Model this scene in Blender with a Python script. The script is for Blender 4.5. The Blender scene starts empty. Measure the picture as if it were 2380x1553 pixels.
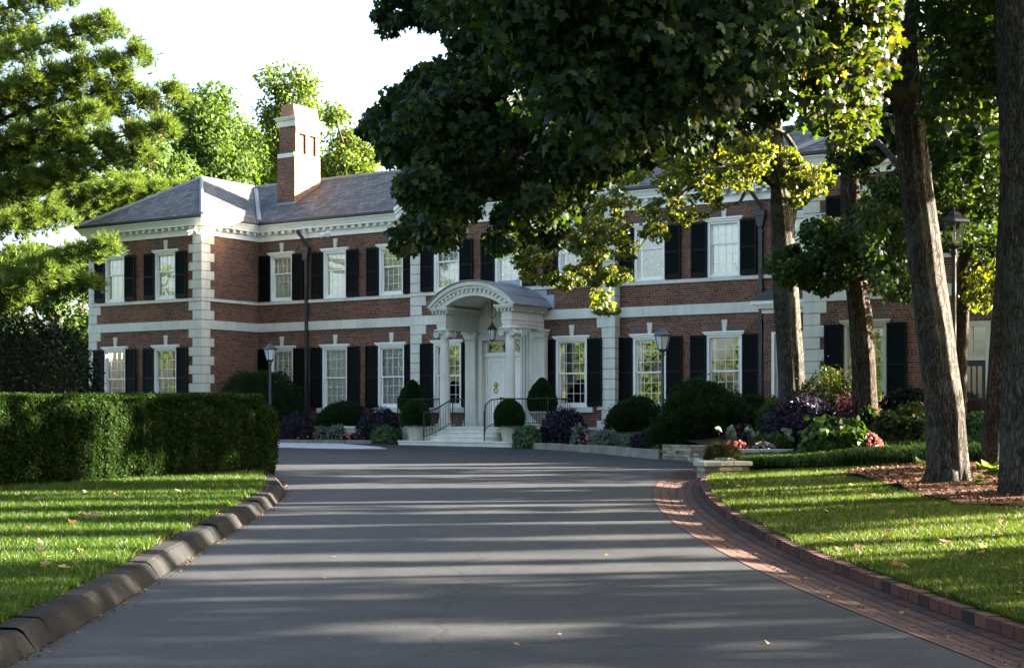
import bpy, math, random
import numpy as np
from mathutils import Vector, Matrix

# ------------------------------------------------------------------ camera, world, sun, exposure
SC = bpy.context.scene
COL = SC.collection
EYE = 1.6
FPX, CX, HZ = 3464.4, 1190.0, 963.0          # focal length, centre column and horizon row of the surveyed photograph
cam = bpy.data.cameras.new('camera'); cam_o = bpy.data.objects.new('camera', cam); COL.objects.link(cam_o)
cam.sensor_width = 36; cam.lens = FPX / 2380 * 36; cam.shift_y = (HZ - 776.5) / 2380
cam.clip_start = .1; cam.clip_end = 3000
cam_o.location = (0, 0, EYE); cam_o.rotation_euler = (math.radians(90), 0, 0)
SC.camera = cam_o

SUN_EL, SUN_PHI = math.radians(18), math.radians(8)   # elevation; angle from +X towards +Y
SUN = Vector((math.cos(SUN_EL)*math.cos(SUN_PHI), math.cos(SUN_EL)*math.sin(SUN_PHI), math.sin(SUN_EL)))
world = bpy.data.worlds.new("World"); SC.world = world; world.use_nodes = True
wn = world.node_tree.nodes; bg = wn['Background']
sky = wn.new('ShaderNodeTexSky'); sky.sky_type = 'NISHITA'; sky.sun_disc = False
sky.sun_elevation = SUN_EL; sky.sun_rotation = math.pi/2 - SUN_PHI
sky.air_density = .9; sky.dust_density = 4.0; sky.ozone_density = .6
world.node_tree.links.new(sky.outputs[0], bg.inputs[0]); bg.inputs[1].default_value = 0.05
sl = bpy.data.lights.new('sun', 'SUN'); so = bpy.data.objects.new('sun', sl); COL.objects.link(so)
sl.energy = 5.0; sl.angle = math.radians(.53); sl.color = (1.0, .89, .74)
so.rotation_euler = SUN.to_track_quat('Z', 'Y').to_euler(); so.location = (60, 10, 40)
SC.view_settings.view_transform = 'Standard'; SC.view_settings.look = 'None'; SC.view_settings.gamma = 1
SC.view_settings.exposure = 4.05
SC.render.engine = 'CYCLES'
SC.cycles.use_denoising = True
SC.cycles.max_bounces = 8; SC.cycles.diffuse_bounces = 3; SC.cycles.glossy_bounces = 3
SC.cycles.transmission_bounces = 4; SC.cycles.transparent_max_bounces = 10
SC.cycles.sample_clamp_indirect = 6

rng = np.random.default_rng(7)
random.seed(7)

# ------------------------------------------------------------------ helpers
def at(u, v, Y): return Vector(((u-CX)/FPX*Y, Y, EYE-(v-HZ)/FPX*Y))
def g(Y): return .0145*(min(max(Y, -20), 50)-6)
def link(o): COL.objects.link(o); return o
def tag(o, label=None, cat=None, group=None, kind=None):
    if label: o['label'] = label
    if cat: o['category'] = cat
    if group: o['group'] = group
    if kind: o['kind'] = kind
    return o
def empty(name, loc=(0, 0, 0), rz=0):
    o = bpy.data.objects.new(name, None); link(o); o.location = loc; o.rotation_euler = (0, 0, rz); o.empty_display_size = .2
    return o
def children(o): return [c for c in bpy.data.objects if c.parent == o]
def copy_tree(o, kids, parent=None):
    c = o.copy(); link(c)
    if parent: c.parent = parent
    for ch in kids.get(o, []): copy_tree(ch, kids, c)
    return c
def kidmap():
    k = {}
    for o in bpy.data.objects:
        if o.parent: k.setdefault(o.parent, []).append(o)
    return k

class MB:
    def __init__(s): s.v = []; s.f = []; s.m = []; s.uv = []
    def quad(s, a, b, c, d, m=0, uv=None):
        i = len(s.v); s.v += [tuple(a), tuple(b), tuple(c), tuple(d)]; s.f.append((i, i+1, i+2, i+3)); s.m.append(m); s.uv.append(uv or [(0, 0)]*4)
    def poly(s, pts, m=0):
        i = len(s.v); s.v += [tuple(p) for p in pts]; s.f.append(tuple(range(i, i+len(pts)))); s.m.append(m); s.uv.append([(0, 0)]*len(pts))
    def box(s, x0, x1, y0, y1, z0, z1, m=0, M=None):
        P = [(x0, y0, z0), (x1, y0, z0), (x1, y1, z0), (x0, y1, z0), (x0, y0, z1), (x1, y0, z1), (x1, y1, z1), (x0, y1, z1)]
        if M: P = [tuple(M @ Vector(p)) for p in P]
        i = len(s.v); s.v += P
        for q in ((0, 3, 2, 1), (4, 5, 6, 7), (0, 1, 5, 4), (1, 2, 6, 5), (2, 3, 7, 6), (3, 0, 4, 7)):
            s.f.append(tuple(i+k for k in q)); s.m.append(m); s.uv.append([(0, 0)]*4)
    def tube(s, pts, radii, n=8, m=0, cap=True, wob=None):
        pts = [Vector(p) for p in pts]; rings = []
        up = Vector((.13, .97, .2))
        for k, p in enumerate(pts):
            t = (pts[min(k+1, len(pts)-1)]-pts[max(k-1, 0)]).normalized()
            a = t.cross(up)
            if a.length < 1e-3: a = t.cross(Vector((1, 0, 0)))
            a.normalize(); b = t.cross(a)
            r = radii[k] if hasattr(radii, '__len__') else radii
            base = len(s.v); rings.append(base)
            for j in range(n):
                th = 2*math.pi*j/n; rr = r*(1+(wob(j/n, k) if wob else 0))
                s.v.append(tuple(p+a*math.cos(th)*rr+b*math.sin(th)*rr))
        for k in range(len(pts)-1):
            for j in range(n):
                a, b = rings[k]+j, rings[k]+(j+1) % n; c, d = rings[k+1]+(j+1) % n, rings[k+1]+j
                s.f.append((a, b, c, d)); s.m.append(m); s.uv.append([(0, 0)]*4)
        if cap:
            s.f.append(tuple(rings[0]+j for j in reversed(range(n)))); s.m.append(m); s.uv.append([(0, 0)]*n)
            s.f.append(tuple(rings[-1]+j for j in range(n))); s.m.append(m); s.uv.append([(0, 0)]*n)
    def lathe(s, prof, c=(0, 0, 0), n=24, m=0, M=None, sq=None):
        base = len(s.v)
        for r, z in prof:
            for j in range(n):
                th = 2*math.pi*(j+.5*(sq is not None))/n
                p = Vector((c[0]+r*math.cos(th), c[1]+r*math.sin(th), c[2]+z))
                s.v.append(tuple(M @ p) if M else tuple(p))
        for k in range(len(prof)-1):
            for j in range(n):
                a, b = base+k*n+j, base+k*n+(j+1) % n
                s.f.append((a, b, b+n, a+n)); s.m.append(m); s.uv.append([(0, 0)]*4)
        s.f.append(tuple(base+j for j in reversed(range(n)))); s.m.append(m); s.uv.append([(0, 0)]*n)
        s.f.append(tuple(base+(len(prof)-1)*n+j for j in range(n))); s.m.append(m); s.uv.append([(0, 0)]*n)
    def prism(s, poly, y0, y1, m=0):                     # polygon in x,z (counter-clockwise seen from -y) extruded along y
        n = len(poly); i = len(s.v)
        s.v += [(x, y0, z) for x, z in poly]+[(x, y1, z) for x, z in poly]
        s.f.append(tuple(i+k for k in range(n))); s.f.append(tuple(i+n+k for k in reversed(range(n))))
        s.m += [m, m]; s.uv += [[(0, 0)]*n]*2
        for k in range(n):
            a, b = i+k, i+(k+1) % n
            s.f.append((b, a, a+n, b+n)); s.m.append(m); s.uv.append([(0, 0)]*4)
    def slab(s, poly, z0, z1, m=0):                      # polygon in x,y extruded along z
        n = len(poly); i = len(s.v)
        s.v += [(x, y, z0) for x, y in poly]+[(x, y, z1) for x, y in poly]
        s.f.append(tuple(i+k for k in reversed(range(n)))); s.f.append(tuple(i+n+k for k in range(n)))
        s.m += [m, m]; s.uv += [[(0, 0)]*n]*2
        for k in range(n):
            a, b = i+k, i+(k+1) % n
            s.f.append((a, b, b+n, a+n)); s.m.append(m); s.uv.append([(0, 0)]*4)
    def build(s, name, mats, parent=None, smooth=False, uv=False, bevel=0):
        me = bpy.data.meshes.new(name); me.from_pydata(s.v, [], s.f)
        for m in (mats if isinstance(mats, (list, tuple)) else [mats]): me.materials.append(m)
        me.polygons.foreach_set('material_index', s.m)
        if smooth: me.polygons.foreach_set('use_smooth', [True]*len(s.f))
        if uv:
            l = me.uv_layers.new(name='UVMap'); l.data.foreach_set('uv', np.array([c for f in s.uv for p in f for c in p], dtype=np.float32))
        me.validate(); me.update()
        o = bpy.data.objects.new(name, me); link(o)
        if parent: o.parent = parent
        if bevel:
            b = o.modifiers.new('edge', 'BEVEL'); b.width = bevel; b.segments = 2; b.limit_method = 'ANGLE'
        return o

def np_mesh(name, V, Fq, mats, parent=None, midx=None, smooth=False):     # V (n,3), Fq (m,k) one face size
    me = bpy.data.meshes.new(name); k = Fq.shape[1]
    me.vertices.add(len(V)); me.vertices.foreach_set('co', np.ascontiguousarray(V, dtype=np.float32).ravel())
    me.loops.add(Fq.size); me.loops.foreach_set('vertex_index', np.ascontiguousarray(Fq, dtype=np.int32).ravel())
    me.polygons.add(len(Fq)); me.polygons.foreach_set('loop_start', np.arange(0, Fq.size, k, dtype=np.int32))
    for m in (mats if isinstance(mats, (list, tuple)) else [mats]): me.materials.append(m)
    if midx is not None: me.polygons.foreach_set('material_index', midx.astype(np.int32))
    if smooth: me.polygons.foreach_set('use_smooth', np.ones(len(Fq), dtype=bool))
    me.update(calc_edges=True); me.validate()
    o = bpy.data.objects.new(name, me); link(o)
    if parent: o.parent = parent
    return o

# ------------------------------------------------------------------ node materials
class NM:
    def __init__(s, name):
        s.mat = bpy.data.materials.new(name); s.mat.use_nodes = True; s.nt = s.mat.node_tree; s.n = s.nt.nodes
        s.bsdf = s.n['Principled BSDF']; s.out = s.n['Material Output']; s._tc = None
    def node(s, t, **kw):
        n = s.n.new(t)
        for k, v in kw.items(): setattr(n, k, v)
        return n
    def link(s, a, b): s.nt.links.new(a, b)
    def tc(s, which='Object'):
        if not s._tc: s._tc = s.node('ShaderNodeTexCoord')
        return s._tc.outputs[which]
    def mapping(s, src, scale=(1, 1, 1), rot=(0, 0, 0), loc=(0, 0, 0)):
        m = s.node('ShaderNodeMapping'); s.link(src, m.inputs[0]); m.inputs['Scale'].default_value = scale
        m.inputs['Rotation'].default_value = rot; m.inputs['Location'].default_value = loc; return m.outputs[0]
    def noise(s, vec, scale, detail=4, rough=.6):
        n = s.node('ShaderNodeTexNoise'); n.inputs['Scale'].default_value = scale; n.inputs['Detail'].default_value = detail
        n.inputs['Roughness'].default_value = rough
        if vec is not None: s.link(vec, n.inputs['Vector'])
        return n.outputs['Fac']
    def ramp(s, fac, stops):
        r = s.node('ShaderNodeValToRGB'); e = r.color_ramp.elements
        while len(e) < len(stops): e.new(.5)
        for k, (p, c) in enumerate(stops): e[k].position = p; e[k].color = (*c, 1) if len(c) == 3 else c
        s.link(fac, r.inputs[0]); return r.outputs[0]
    def mix(s, a, b, fac, blend='MIX'):
        m = s.node('ShaderNodeMix', data_type='RGBA', blend_type=blend)
        for sock, val in ((m.inputs[6], a), (m.inputs[7], b), (m.inputs[0], fac)):
            if hasattr(val, 'is_linked') or hasattr(val, 'links'): s.link(val, sock)
            elif isinstance(val, (int, float)): sock.default_value = val
            else: sock.default_value = (*val, 1)
        return m.outputs[2]
    def math(s, op, a, b=0.):
        m = s.node('ShaderNodeMath', operation=op)
        for k, val in enumerate((a, b)):
            if hasattr(val, 'links'): s.link(val, m.inputs[k])
            else: m.inputs[k].default_value = val
        return m.outputs[0]
    def bump(s, h, strength=.3, dist=.02):
        b = s.node('ShaderNodeBump'); b.inputs['Strength'].default_value = strength; b.inputs['Distance'].default_value = dist
        s.link(h, b.inputs['Height']); s.link(b.outputs[0], s.bsdf.inputs['Normal'])
    def col(s, c):
        if hasattr(c, 'links'): s.link(c, s.bsdf.inputs['Base Color'])
        else: s.bsdf.inputs['Base Color'].default_value = (*c, 1)
    def set(s, rough=.8, spec=.3, metal=0):
        s.bsdf.inputs['Roughness'].default_value = rough; s.bsdf.inputs['Specular IOR Level'].default_value = spec
        s.bsdf.inputs['Metallic'].default_value = metal; return s.mat

def plain(name, c, rough=.6, spec=.3, metal=0, var=.12, scale=3., bump=0.):
    m = NM(name); n = m.noise(m.tc(), scale, 6)
    d = tuple(x*(1-var) for x in c); l = tuple(min(1, x*(1+var)) for x in c)
    m.col(m.ramp(n, [(.3, d), (.7, l)]))
    if bump: m.bump(m.noise(m.tc(), scale*14, 3), bump, .01)
    return m.set(rough, spec, metal)

def brick_mat(name, axis='xz', uv=False, bw=.205, bh=.067, c1=(.17, .068, .042), c2=(.038, .027, .025), mortar=(.31, .25, .19), off=.5, ms=.010):
    m = NM(name)
    if uv: vec = m.tc('UV')
    else:
        sp = m.node('ShaderNodeSeparateXYZ'); m.link(m.tc(), sp.inputs[0]); cb = m.node('ShaderNodeCombineXYZ')
        m.link(m.math('ADD', sp.outputs[0], sp.outputs[1]), cb.inputs[0]); m.link(sp.outputs[2], cb.inputs[1]); vec = cb.outputs[0]
    b = m.node('ShaderNodeTexBrick'); m.link(vec, b.inputs['Vector']); b.offset = off; b.squash = .55; b.squash_frequency = 3
    b.inputs['Scale'].default_value = 1; b.inputs['Brick Width'].default_value = bw; b.inputs['Row Height'].default_value = bh
    b.inputs['Mortar Size'].default_value = ms*.55; b.inputs['Mortar Smooth'].default_value = .3; b.inputs['Bias'].default_value = -.15
    b.inputs['Color1'].default_value = (*c1, 1); b.inputs['Color2'].default_value = (*c2, 1); b.inputs['Mortar'].default_value = (*mortar, 1)
    big = m.noise(m.tc(), .9, 5); fine = m.noise(m.tc(), 26, 3)
    c = m.mix(b.outputs[0], m.ramp(big, [(.3, (.72, .72, .75)), (.7, (1.2, 1.14, 1.08))]), 1., 'MULTIPLY')
    c = m.mix(c, m.ramp(fine, [(.25, (.6, .6, .6)), (.75, (1.4, 1.35, 1.3))]), .6, 'MULTIPLY')
    m.col(c); m.bump(m.math('SUBTRACT', 1, b.outputs['Fac']), .5, .012)
    return m.set(.85, .2)

def slate_mat(name, axis):
    m = NM(name); sp = m.node('ShaderNodeSeparateXYZ'); m.link(m.tc(), sp.inputs[0]); cb = m.node('ShaderNodeCombineXYZ')
    m.link(sp.outputs[0 if axis == 'x' else 1], cb.inputs[0]); m.link(m.math('MULTIPLY', sp.outputs[2], 1.96), cb.inputs[1])
    b = m.node('ShaderNodeTexBrick'); m.link(cb.outputs[0], b.inputs['Vector']); b.offset = .43
    b.inputs['Scale'].default_value = 1; b.inputs['Brick Width'].default_value = .26; b.inputs['Row Height'].default_value = .21
    b.inputs['Mortar Size'].default_value = .008; b.inputs['Mortar Smooth'].default_value = .2; b.inputs['Bias'].default_value = 0
    b.inputs['Color1'].default_value = (.115, .122, .125, 1); b.inputs['Color2'].default_value = (.05, .054, .056, 1); b.inputs['Mortar'].default_value = (.006, .007, .009, 1)
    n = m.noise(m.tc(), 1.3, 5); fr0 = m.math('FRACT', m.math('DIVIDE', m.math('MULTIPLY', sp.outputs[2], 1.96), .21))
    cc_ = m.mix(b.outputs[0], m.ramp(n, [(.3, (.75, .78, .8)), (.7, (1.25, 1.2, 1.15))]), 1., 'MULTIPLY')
    m.col(m.mix(cc_, m.ramp(fr0, [(0, (.12, .12, .13)), (.1, (.3, .3, .32)), (.2, (.95, .95, .95)), (1, (1.08, 1.08, 1.08))]), 1., 'MULTIPLY'))  # dark foot of each course: its shadow line painted into the slate colour
    # each course tilts: its lower edge stands proud of the course below
    fr = m.math('FRACT', m.math('DIVIDE', m.math('MULTIPLY', sp.outputs[2], 1.96), .21))
    m.bump(m.math('ADD', m.math('MULTIPLY', fr, -1.), m.math('MULTIPLY', b.outputs['Fac'], -.6)), .7, .02)
    return m.set(.72, .22)

def leaf_mat(name, dark, light, trans=.4, tcol=None, rough=.5, spec=.25, autumn=None, amount=.06):
    m = NM(name); gi = m.node('ShaderNodeNewGeometry'); r = gi.outputs['Random Per Island']
    mid = tuple((a+b)/2 for a, b in zip(dark, light))
    stops = [(0, dark), (.5, mid), (.92, light)]
    if autumn: stops = [(0, dark), (.5, mid), (1-amount-.02, light), (1-amount, autumn)]
    c = m.ramp(r, stops); m.col(c); m.set(rough, spec)
    t = m.node('ShaderNodeBsdfTranslucent')
    tc = m.mix(c, tcol or (1.5, 1.35, .45), 1., 'MULTIPLY'); m.link(tc, t.inputs[0])
    mx = m.node('ShaderNodeMixShader'); mx.inputs[0].default_value = trans
    m.link(m.bsdf.outputs[0], mx.inputs[1]); m.link(t.outputs[0], mx.inputs[2]); m.link(mx.outputs[0], m.out.inputs[0])
    return m.mat

def bark_mat(name, c1, c2, scale=1., lichen=None):
    m = NM(name); o = m.tc(); w = m.node('ShaderNodeVectorMath', operation='ADD'); wn_ = m.node('ShaderNodeTexNoise'); wn_.inputs['Scale'].default_value = 2.2; m.link(o, wn_.inputs['Vector'])
    sc = m.node('ShaderNodeVectorMath', operation='SCALE'); sc.inputs['Scale'].default_value = .16; m.link(wn_.outputs['Color'], sc.inputs[0]); m.link(o, w.inputs[0]); m.link(sc.outputs[0], w.inputs[1]); v = w.outputs[0]
    def ridge(s1, s2, d):
        n = m.noise(m.mapping(v, (s1, s1, s2)), 1., d, .6); return m.math('MULTIPLY', m.math('ABSOLUTE', m.math('SUBTRACT', n, .5)), 3.2)
    h = m.math('ADD', m.math('MULTIPLY', ridge(15*scale, 2.4*scale, 3), .6), m.math('MULTIPLY', ridge(34*scale, 6*scale, 3), .4))
    big = m.noise(o, 1.1, 4)
    c = m.ramp(h, [(.08, tuple(x*.22 for x in c1)), (.3, c1), (.75, c2)])
    c = m.mix(c, m.ramp(big, [(.3, (.65, .65, .65)), (.7, (1.25, 1.2, 1.15))]), 1., 'MULTIPLY')
    if lichen:
        p = m.noise(o, 1.8, 5); c = m.mix(c, lichen, m.ramp(p, [(.52, (0, 0, 0)), (.7, (.5, .5, .5))]))
    m.col(c); m.bump(h, 1., .06)
    return m.set(.95, .08)

M = {}
M['brick'] = brick_mat('red_brick')
M['brick_arch'] = plain('gauged_brick', (.115, .062, .048), .85, .2, var=.45, scale=22)
M['mortar'] = plain('mortar', (.3, .24, .2), .9, .1)
def stone():
    m = NM('limestone'); n1 = m.noise(m.tc(), 1.2, 6); n2 = m.noise(m.mapping(m.tc(), (7, 7, .5)), 1., 4)
    c = m.ramp(n1, [(.3, (.55, .53, .46)), (.7, (.67, .65, .57))])
    m.col(m.mix(c, m.ramp(n2, [(.25, (.78, .79, .76)), (.6, (1, 1, 1))]), .8, 'MULTIPLY')); m.bump(m.noise(m.tc(), 40, 3), .15, .005)
    return m.set(.8, .2)
M['stone'] = stone()
M['white'] = plain('white_paint', (.82, .8, .74), .45, .35, var=.05)
M['cream'] = plain('cream_paint', (.52, .49, .38), .5, .3, var=.06)
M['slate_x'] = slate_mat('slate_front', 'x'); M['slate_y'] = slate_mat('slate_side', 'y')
M['lead'] = plain('lead_sheet', (.16, .17, .19), .45, .5, var=.25, scale=4)
M['copper'] = plain('dark_copper', (.035, .03, .032), .5, .4, var=.2)
M['shutter'] = plain('shutter_paint', (.0035, .0042, .0042), .55, .12, var=.15)
M['iron'] = plain('wrought_iron', (.012, .016, .017), .45, .4)
M['black'] = plain('black_enamel', (.01, .01, .011), .35, .5)
M['verdigris'] = plain('dark_green_lamp_paint', (.03, .05, .055), .4, .45)
M['frosted'] = plain('frosted_glass', (.55, .6, .62), .3, .5, var=.06)
M['brass'] = plain('brass', (.5, .36, .1), .25, .5, metal=1., var=.1)
M['bronze'] = plain('aged_bronze', (.11, .085, .03), .45, .5, metal=.5, var=.3)
M['curtain'] = plain('sheer_curtain', (.84, .85, .76), .9, .1, var=.1, scale=14)
M['blind'] = plain('blind_slat', (.8, .81, .77), .6, .2, var=.05)
M['dark'] = plain('dim_room', (.01, .009, .008), .9, .1)  # near-black boards behind the glass, standing in for unlit rooms
M['flue'] = plain('clay_flue', (.3, .16, .1), .8, .2)
M['wood'] = plain('warm_oak', (.22, .1, .03), .5, .3, var=.3, scale=8)
def glass(name, refl=.2):
    m = NM(name); gl = m.node('ShaderNodeBsdfGlossy'); gl.inputs['Roughness'].default_value = .012
    tr = m.node('ShaderNodeBsdfTransparent'); tr.inputs[0].default_value = (.95, .97, .95, 1)
    lw = m.node('ShaderNodeFresnel'); lw.inputs[0].default_value = 1.5
    f = m.math('ADD', m.math('MULTIPLY', lw.outputs[0], 1.6), refl)
    # old panes are slightly wavy
    b = m.node('ShaderNodeBump'); b.inputs['Strength'].default_value = .05; b.inputs['Distance'].default_value = .02
    m.link(m.noise(m.tc(), 2.5, 2), b.inputs['Height']); m.link(b.outputs[0], gl.inputs['Normal'])
    mx = m.node('ShaderNodeMixShader'); m.link(f, mx.inputs[0]); m.link(tr.outputs[0], mx.inputs[1]); m.link(gl.outputs[0], mx.inputs[2]); m.link(mx.outputs[0], m.out.inputs[0])
    return m.mat
M['glass'] = glass('window_glass', .14); M['lampglass'] = glass('lamp_glass', .05)
def asphalt():
    m = NM('asphalt'); o = m.tc(); n1 = m.noise(o, .35, 6); n2 = m.noise(o, 45, 3, .85); n3 = m.noise(m.mapping(o, (.25, 2, 1)), .8, 5)
    c = m.ramp(n1, [(.3, (.0265, .0285, .031)), (.7, (.037, .038, .0395))])
    c = m.mix(c, m.ramp(n2, [(.3, (.4, .4, .4)), (.5, (1, 1, 1)), (.66, (1.4, 1.4, 1.4)), (.78, (3., 2.9, 2.8))]), 1., 'MULTIPLY')
    c = m.mix(c, m.ramp(m.noise(o, 2.6, 6, .7), [(.3, (.75, .75, .75)), (.5, (1, 1, 1)), (.7, (1.25, 1.23, 1.2))]), .9, 'MULTIPLY')
    c = m.mix(c, m.ramp(n3, [(.35, (.82, .82, .82)), (.65, (1.12, 1.12, 1.12))]), .8, 'MULTIPLY')
    wv = m.node('ShaderNodeVectorMath', operation='ADD'); nz = m.node('ShaderNodeTexNoise'); nz.inputs['Scale'].default_value = 1.1; nz.inputs['Detail'].default_value = 5; m.link(o, nz.inputs['Vector']); m.link(o, wv.inputs[0]); m.link(nz.outputs['Color'], wv.inputs[1])
    vo = m.node('ShaderNodeTexVoronoi', feature='DISTANCE_TO_EDGE'); vo.inputs['Scale'].default_value = .17; m.link(wv.outputs[0], vo.inputs['Vector'])
    c = m.mix(c, m.ramp(vo.outputs['Distance'], [(.0, (.45, .45, .45)), (.0022, (.62, .62, .62)), (.0035, (1, 1, 1))]), .8, 'MULTIPLY')
    m.col(c); m.bump(m.noise(o, 90, 2, .8), .5, .006)
    return m.set(.68, .18)
M['asphalt'] = asphalt()
M['soil'] = plain('dark_soil', (.03, .022, .015), .95, .1, var=.4, scale=9, bump=.5)
M['lawnbase'] = plain('lawn_thatch', (.035, .05, .012), .95, .1, var=.4, scale=9)
M['far_ground'] = plain('grass_ground', (.045, .07, .02), .95, .1, var=.35, scale=.6)
M['mulch'] = (lambda: (lambda m: (m.col(m.ramp(m.noise(m.tc(), 30, 5, .8), [(.25, (.025, .011, .006)), (.5, (.085, .036, .018)), (.8, (.2, .1, .055))])), m.bump(m.noise(m.tc(), 26, 4, .8), 1., .06), m.set(.9, .15))[-1])(NM('bark_mulch')))()
def concrete():
    m = NM('kerb_concrete'); n = m.noise(m.tc(), 1.6, 6); f = m.noise(m.tc(), 30, 4, .75)
    c = m.ramp(n, [(.3, (.009, .0095, .01)), (.5, (.018, .018, .0175)), (.72, (.034, .032, .029))])
    m.col(m.mix(c, m.ramp(f, [(.25, (.5, .5, .5)), (.6, (1.15, 1.15, 1.15))]), .9, 'MULTIPLY')); m.bump(f, .8, .02)
    return m.set(.9, .12)
M['concrete'] = concrete()
M['paver'] = brick_mat('brick_paver', uv=True, bw=.215, bh=.12, c1=(.1, .05, .04), c2=(.045, .03, .03), mortar=(.008, .009, .005), ms=.02)
M['kerbbrick'] = plain('kerb_brick', (.17, .062, .045), .85, .2, var=.4, scale=7)
M['gravel'] = (lambda: (lambda m: (m.col(m.ramp(m.noise(m.tc(), 7, 5, .75), [(.3, (.2, .22, .25)), (.55, (.5, .53, .57)), (.8, (.75, .76, .78))])), m.bump(m.noise(m.tc(), 9, 4, .8), 1., .08), m.set(.8, .2))[-1])(NM('white_pebbles')))()
def fieldstone():
    m = NM('stacked_stone'); vr = m.node('ShaderNodeNewGeometry'); n = m.noise(m.tc(), 6, 6)
    c = m.ramp(vr.outputs['Random Per Island'], [(0, (.15, .12, .085)), (.5, (.24, .2, .145)), (1, (.34, .3, .23))])
    m.col(m.mix(c, m.ramp(n, [(.3, (.6, .6, .6)), (.7, (1.25, 1.25, 1.2))]), .9, 'MULTIPLY')); m.bump(n, .6, .03)
    return m.set(.9, .15)
M['fieldstone'] = fieldstone()
M['capstone'] = plain('wall_cap_stone', (.38, .36, .3), .8, .2, var=.2, scale=3, bump=.2)
M['kerbstone'] = plain('tan_kerb_stone', (.19, .175, .145), .85, .15, var=.3, scale=2.5, bump=.3)
M['urn'] = plain('cast_stone', (.4, .385, .31), .85, .15, var=.14, scale=5, bump=.15)
M['bark'] = bark_mat('grey_bark', (.11, .1, .085), (.24, .23, .2), 1.5, (.12, .14, .13))
M['bark2'] = bark_mat('brown_bark', (.085, .066, .05), (.2, .16, .12), 1.5)
M['bark3'] = bark_mat('pine_bark', (.12, .08, .05), (.26, .19, .13), 1.)
M['maple'] = leaf_mat('maple_leaf', (.007, .019, .009), (.024, .045, .014), .36, (1.9, 1.7, .35), .55, .15, (.06, .075, .012), .05)  # canopy shade worked into a darker copy of the leaf colour
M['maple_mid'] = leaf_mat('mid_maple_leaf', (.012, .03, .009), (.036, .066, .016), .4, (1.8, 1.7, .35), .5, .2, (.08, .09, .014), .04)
M['maple_sun'] = leaf_mat('sunlit_maple_leaf', (.014, .028, .006), (.045, .062, .011), .5, (1.7, 1.6, .3), .45, .25, (.1, .085, .03), .08)  # for the bunch in the sun: sunlight worked into a yellower leaf colour
M['maple_y'] = leaf_mat('sunlit_small_maple_leaf', (.03, .055, .01), (.1, .13, .018), .55, (1.9, 1.6, .3), .45, .3, (.16, .14, .02), .08)  # sunlit look of the slender maples put into a brighter, yellower leaf
M['back'] = leaf_mat('oak_leaf', (.03, .058, .018), (.075, .12, .03), .42, (1.5, 1.5, .4), .55, .14)
M['back_y'] = leaf_mat('locust_leaf', (.05, .085, .02), (.12, .17, .036), .45, (1.5, 1.4, .4), .55, .14)
M['pine'] = leaf_mat('pine_needle', (.024, .05, .014), (.115, .16, .028), .3, (1.5, 1.5, .5), .6, .1)
M['holly'] = leaf_mat('holly_leaf', (.003, .008, .004), (.009, .018, .007), .15, None, .55, .12)
M['yew'] = leaf_mat('yew_needle', (.007, .019, .006), (.024, .052, .013), .2, None, .55, .2)
M['box'] = leaf_mat('boxwood_leaf', (.004, .012, .003), (.021, .047, .007), .44, (1.7, 1.6, .4), .6, .1, (.06, .035, .015), .002)
M['topiary'] = leaf_mat('clipped_juniper', (.008, .024, .006), (.03, .068, .016), .2, None, .6, .2)
M['purple'] = leaf_mat('purple_leaf', (.008, .006, .014), (.027, .02, .042), .2, (1.3, .9, 1.2), .5, .3)
M['plum'] = leaf_mat('plum_red_leaf', (.03, .016, .03), (.09, .035, .045), .3, (1.5, .8, .6), .5, .3)
M['silver'] = leaf_mat('variegated_leaf', (.05, .08, .06), (.2, .24, .18), .25, (1.2, 1.2, .9), .5, .3)
M['groundcover'] = leaf_mat('euonymus_leaf', (.03, .07, .025), (.085, .15, .06), .25, None, .45, .3)
M['nandina'] = leaf_mat('nandina_leaf', (.01, .025, .006), (.036, .06, .011), .45, (1.6, 1.5, .4), .45, .3, (.2, .09, .03), .06)
M['hydrangea'] = leaf_mat('hydrangea_leaf', (.02, .05, .008), (.065, .12, .016), .45, (1.5, 1.5, .4), .42, .35)
M['lime'] = leaf_mat('hosta_leaf', (.11, .17, .03), (.26, .32, .07), .4, (1.3, 1.3, .5), .45, .3)
M['white_leaf'] = leaf_mat('caladium_leaf', (.05, .09, .05), (.16, .21, .15), .35, (1, 1, .8), .45, .3)
M['fern'] = leaf_mat('fern_leaf', (.025, .06, .014), (.07, .12, .025), .4, (1.5, 1.5, .5), .5, .25)
M['bronze_grass'] = leaf_mat('bronze_sedge', (.018, .022, .008), (.05, .046, .018), .3, None, .6, .2)
M['pink'] = leaf_mat('pink_petal', (.42, .1, .19), (.62, .28, .36), .3, (1, .9, .9), .6, .2)
M['coral'] = leaf_mat('coral_petal', (.36, .07, .07), (.52, .2, .17), .35, (1, .8, .7), .6, .2)
M['mauve'] = leaf_mat('mauve_petal', (.35, .2, .4), (.6, .42, .6), .3, (1, .9, 1), .6, .2)
M['grass'] = leaf_mat('grass_blade', (.016, .042, .004), (.052, .1, .011), .5, (1.4, 1.4, .35), .45, .3, (.22, .19, .06), .03)
M['grass_r'] = leaf_mat('drier_grass_blade', (.02, .04, .005), (.064, .098, .015), .45, (1.4, 1.35, .4), .5, .2, (.2, .17, .07), .03)
M['liriope'] = leaf_mat('lilyturf_blade', (.022, .05, .012), (.07, .125, .026), .45, (1.6, 1.5, .4), .38, .4)
M['twig'] = plain('dark_twigs', (.012, .014, .008), .95, .05)
M['cone'] = leaf_mat('pine_cone', (.12, .08, .06), (.25, .17, .13), .1, None, .8, .1)
M['dry'] = leaf_mat('dry_leaf', (.2, .12, .05), (.42, .3, .17), .3, (1.2, 1., .7), .7, .15)
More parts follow.
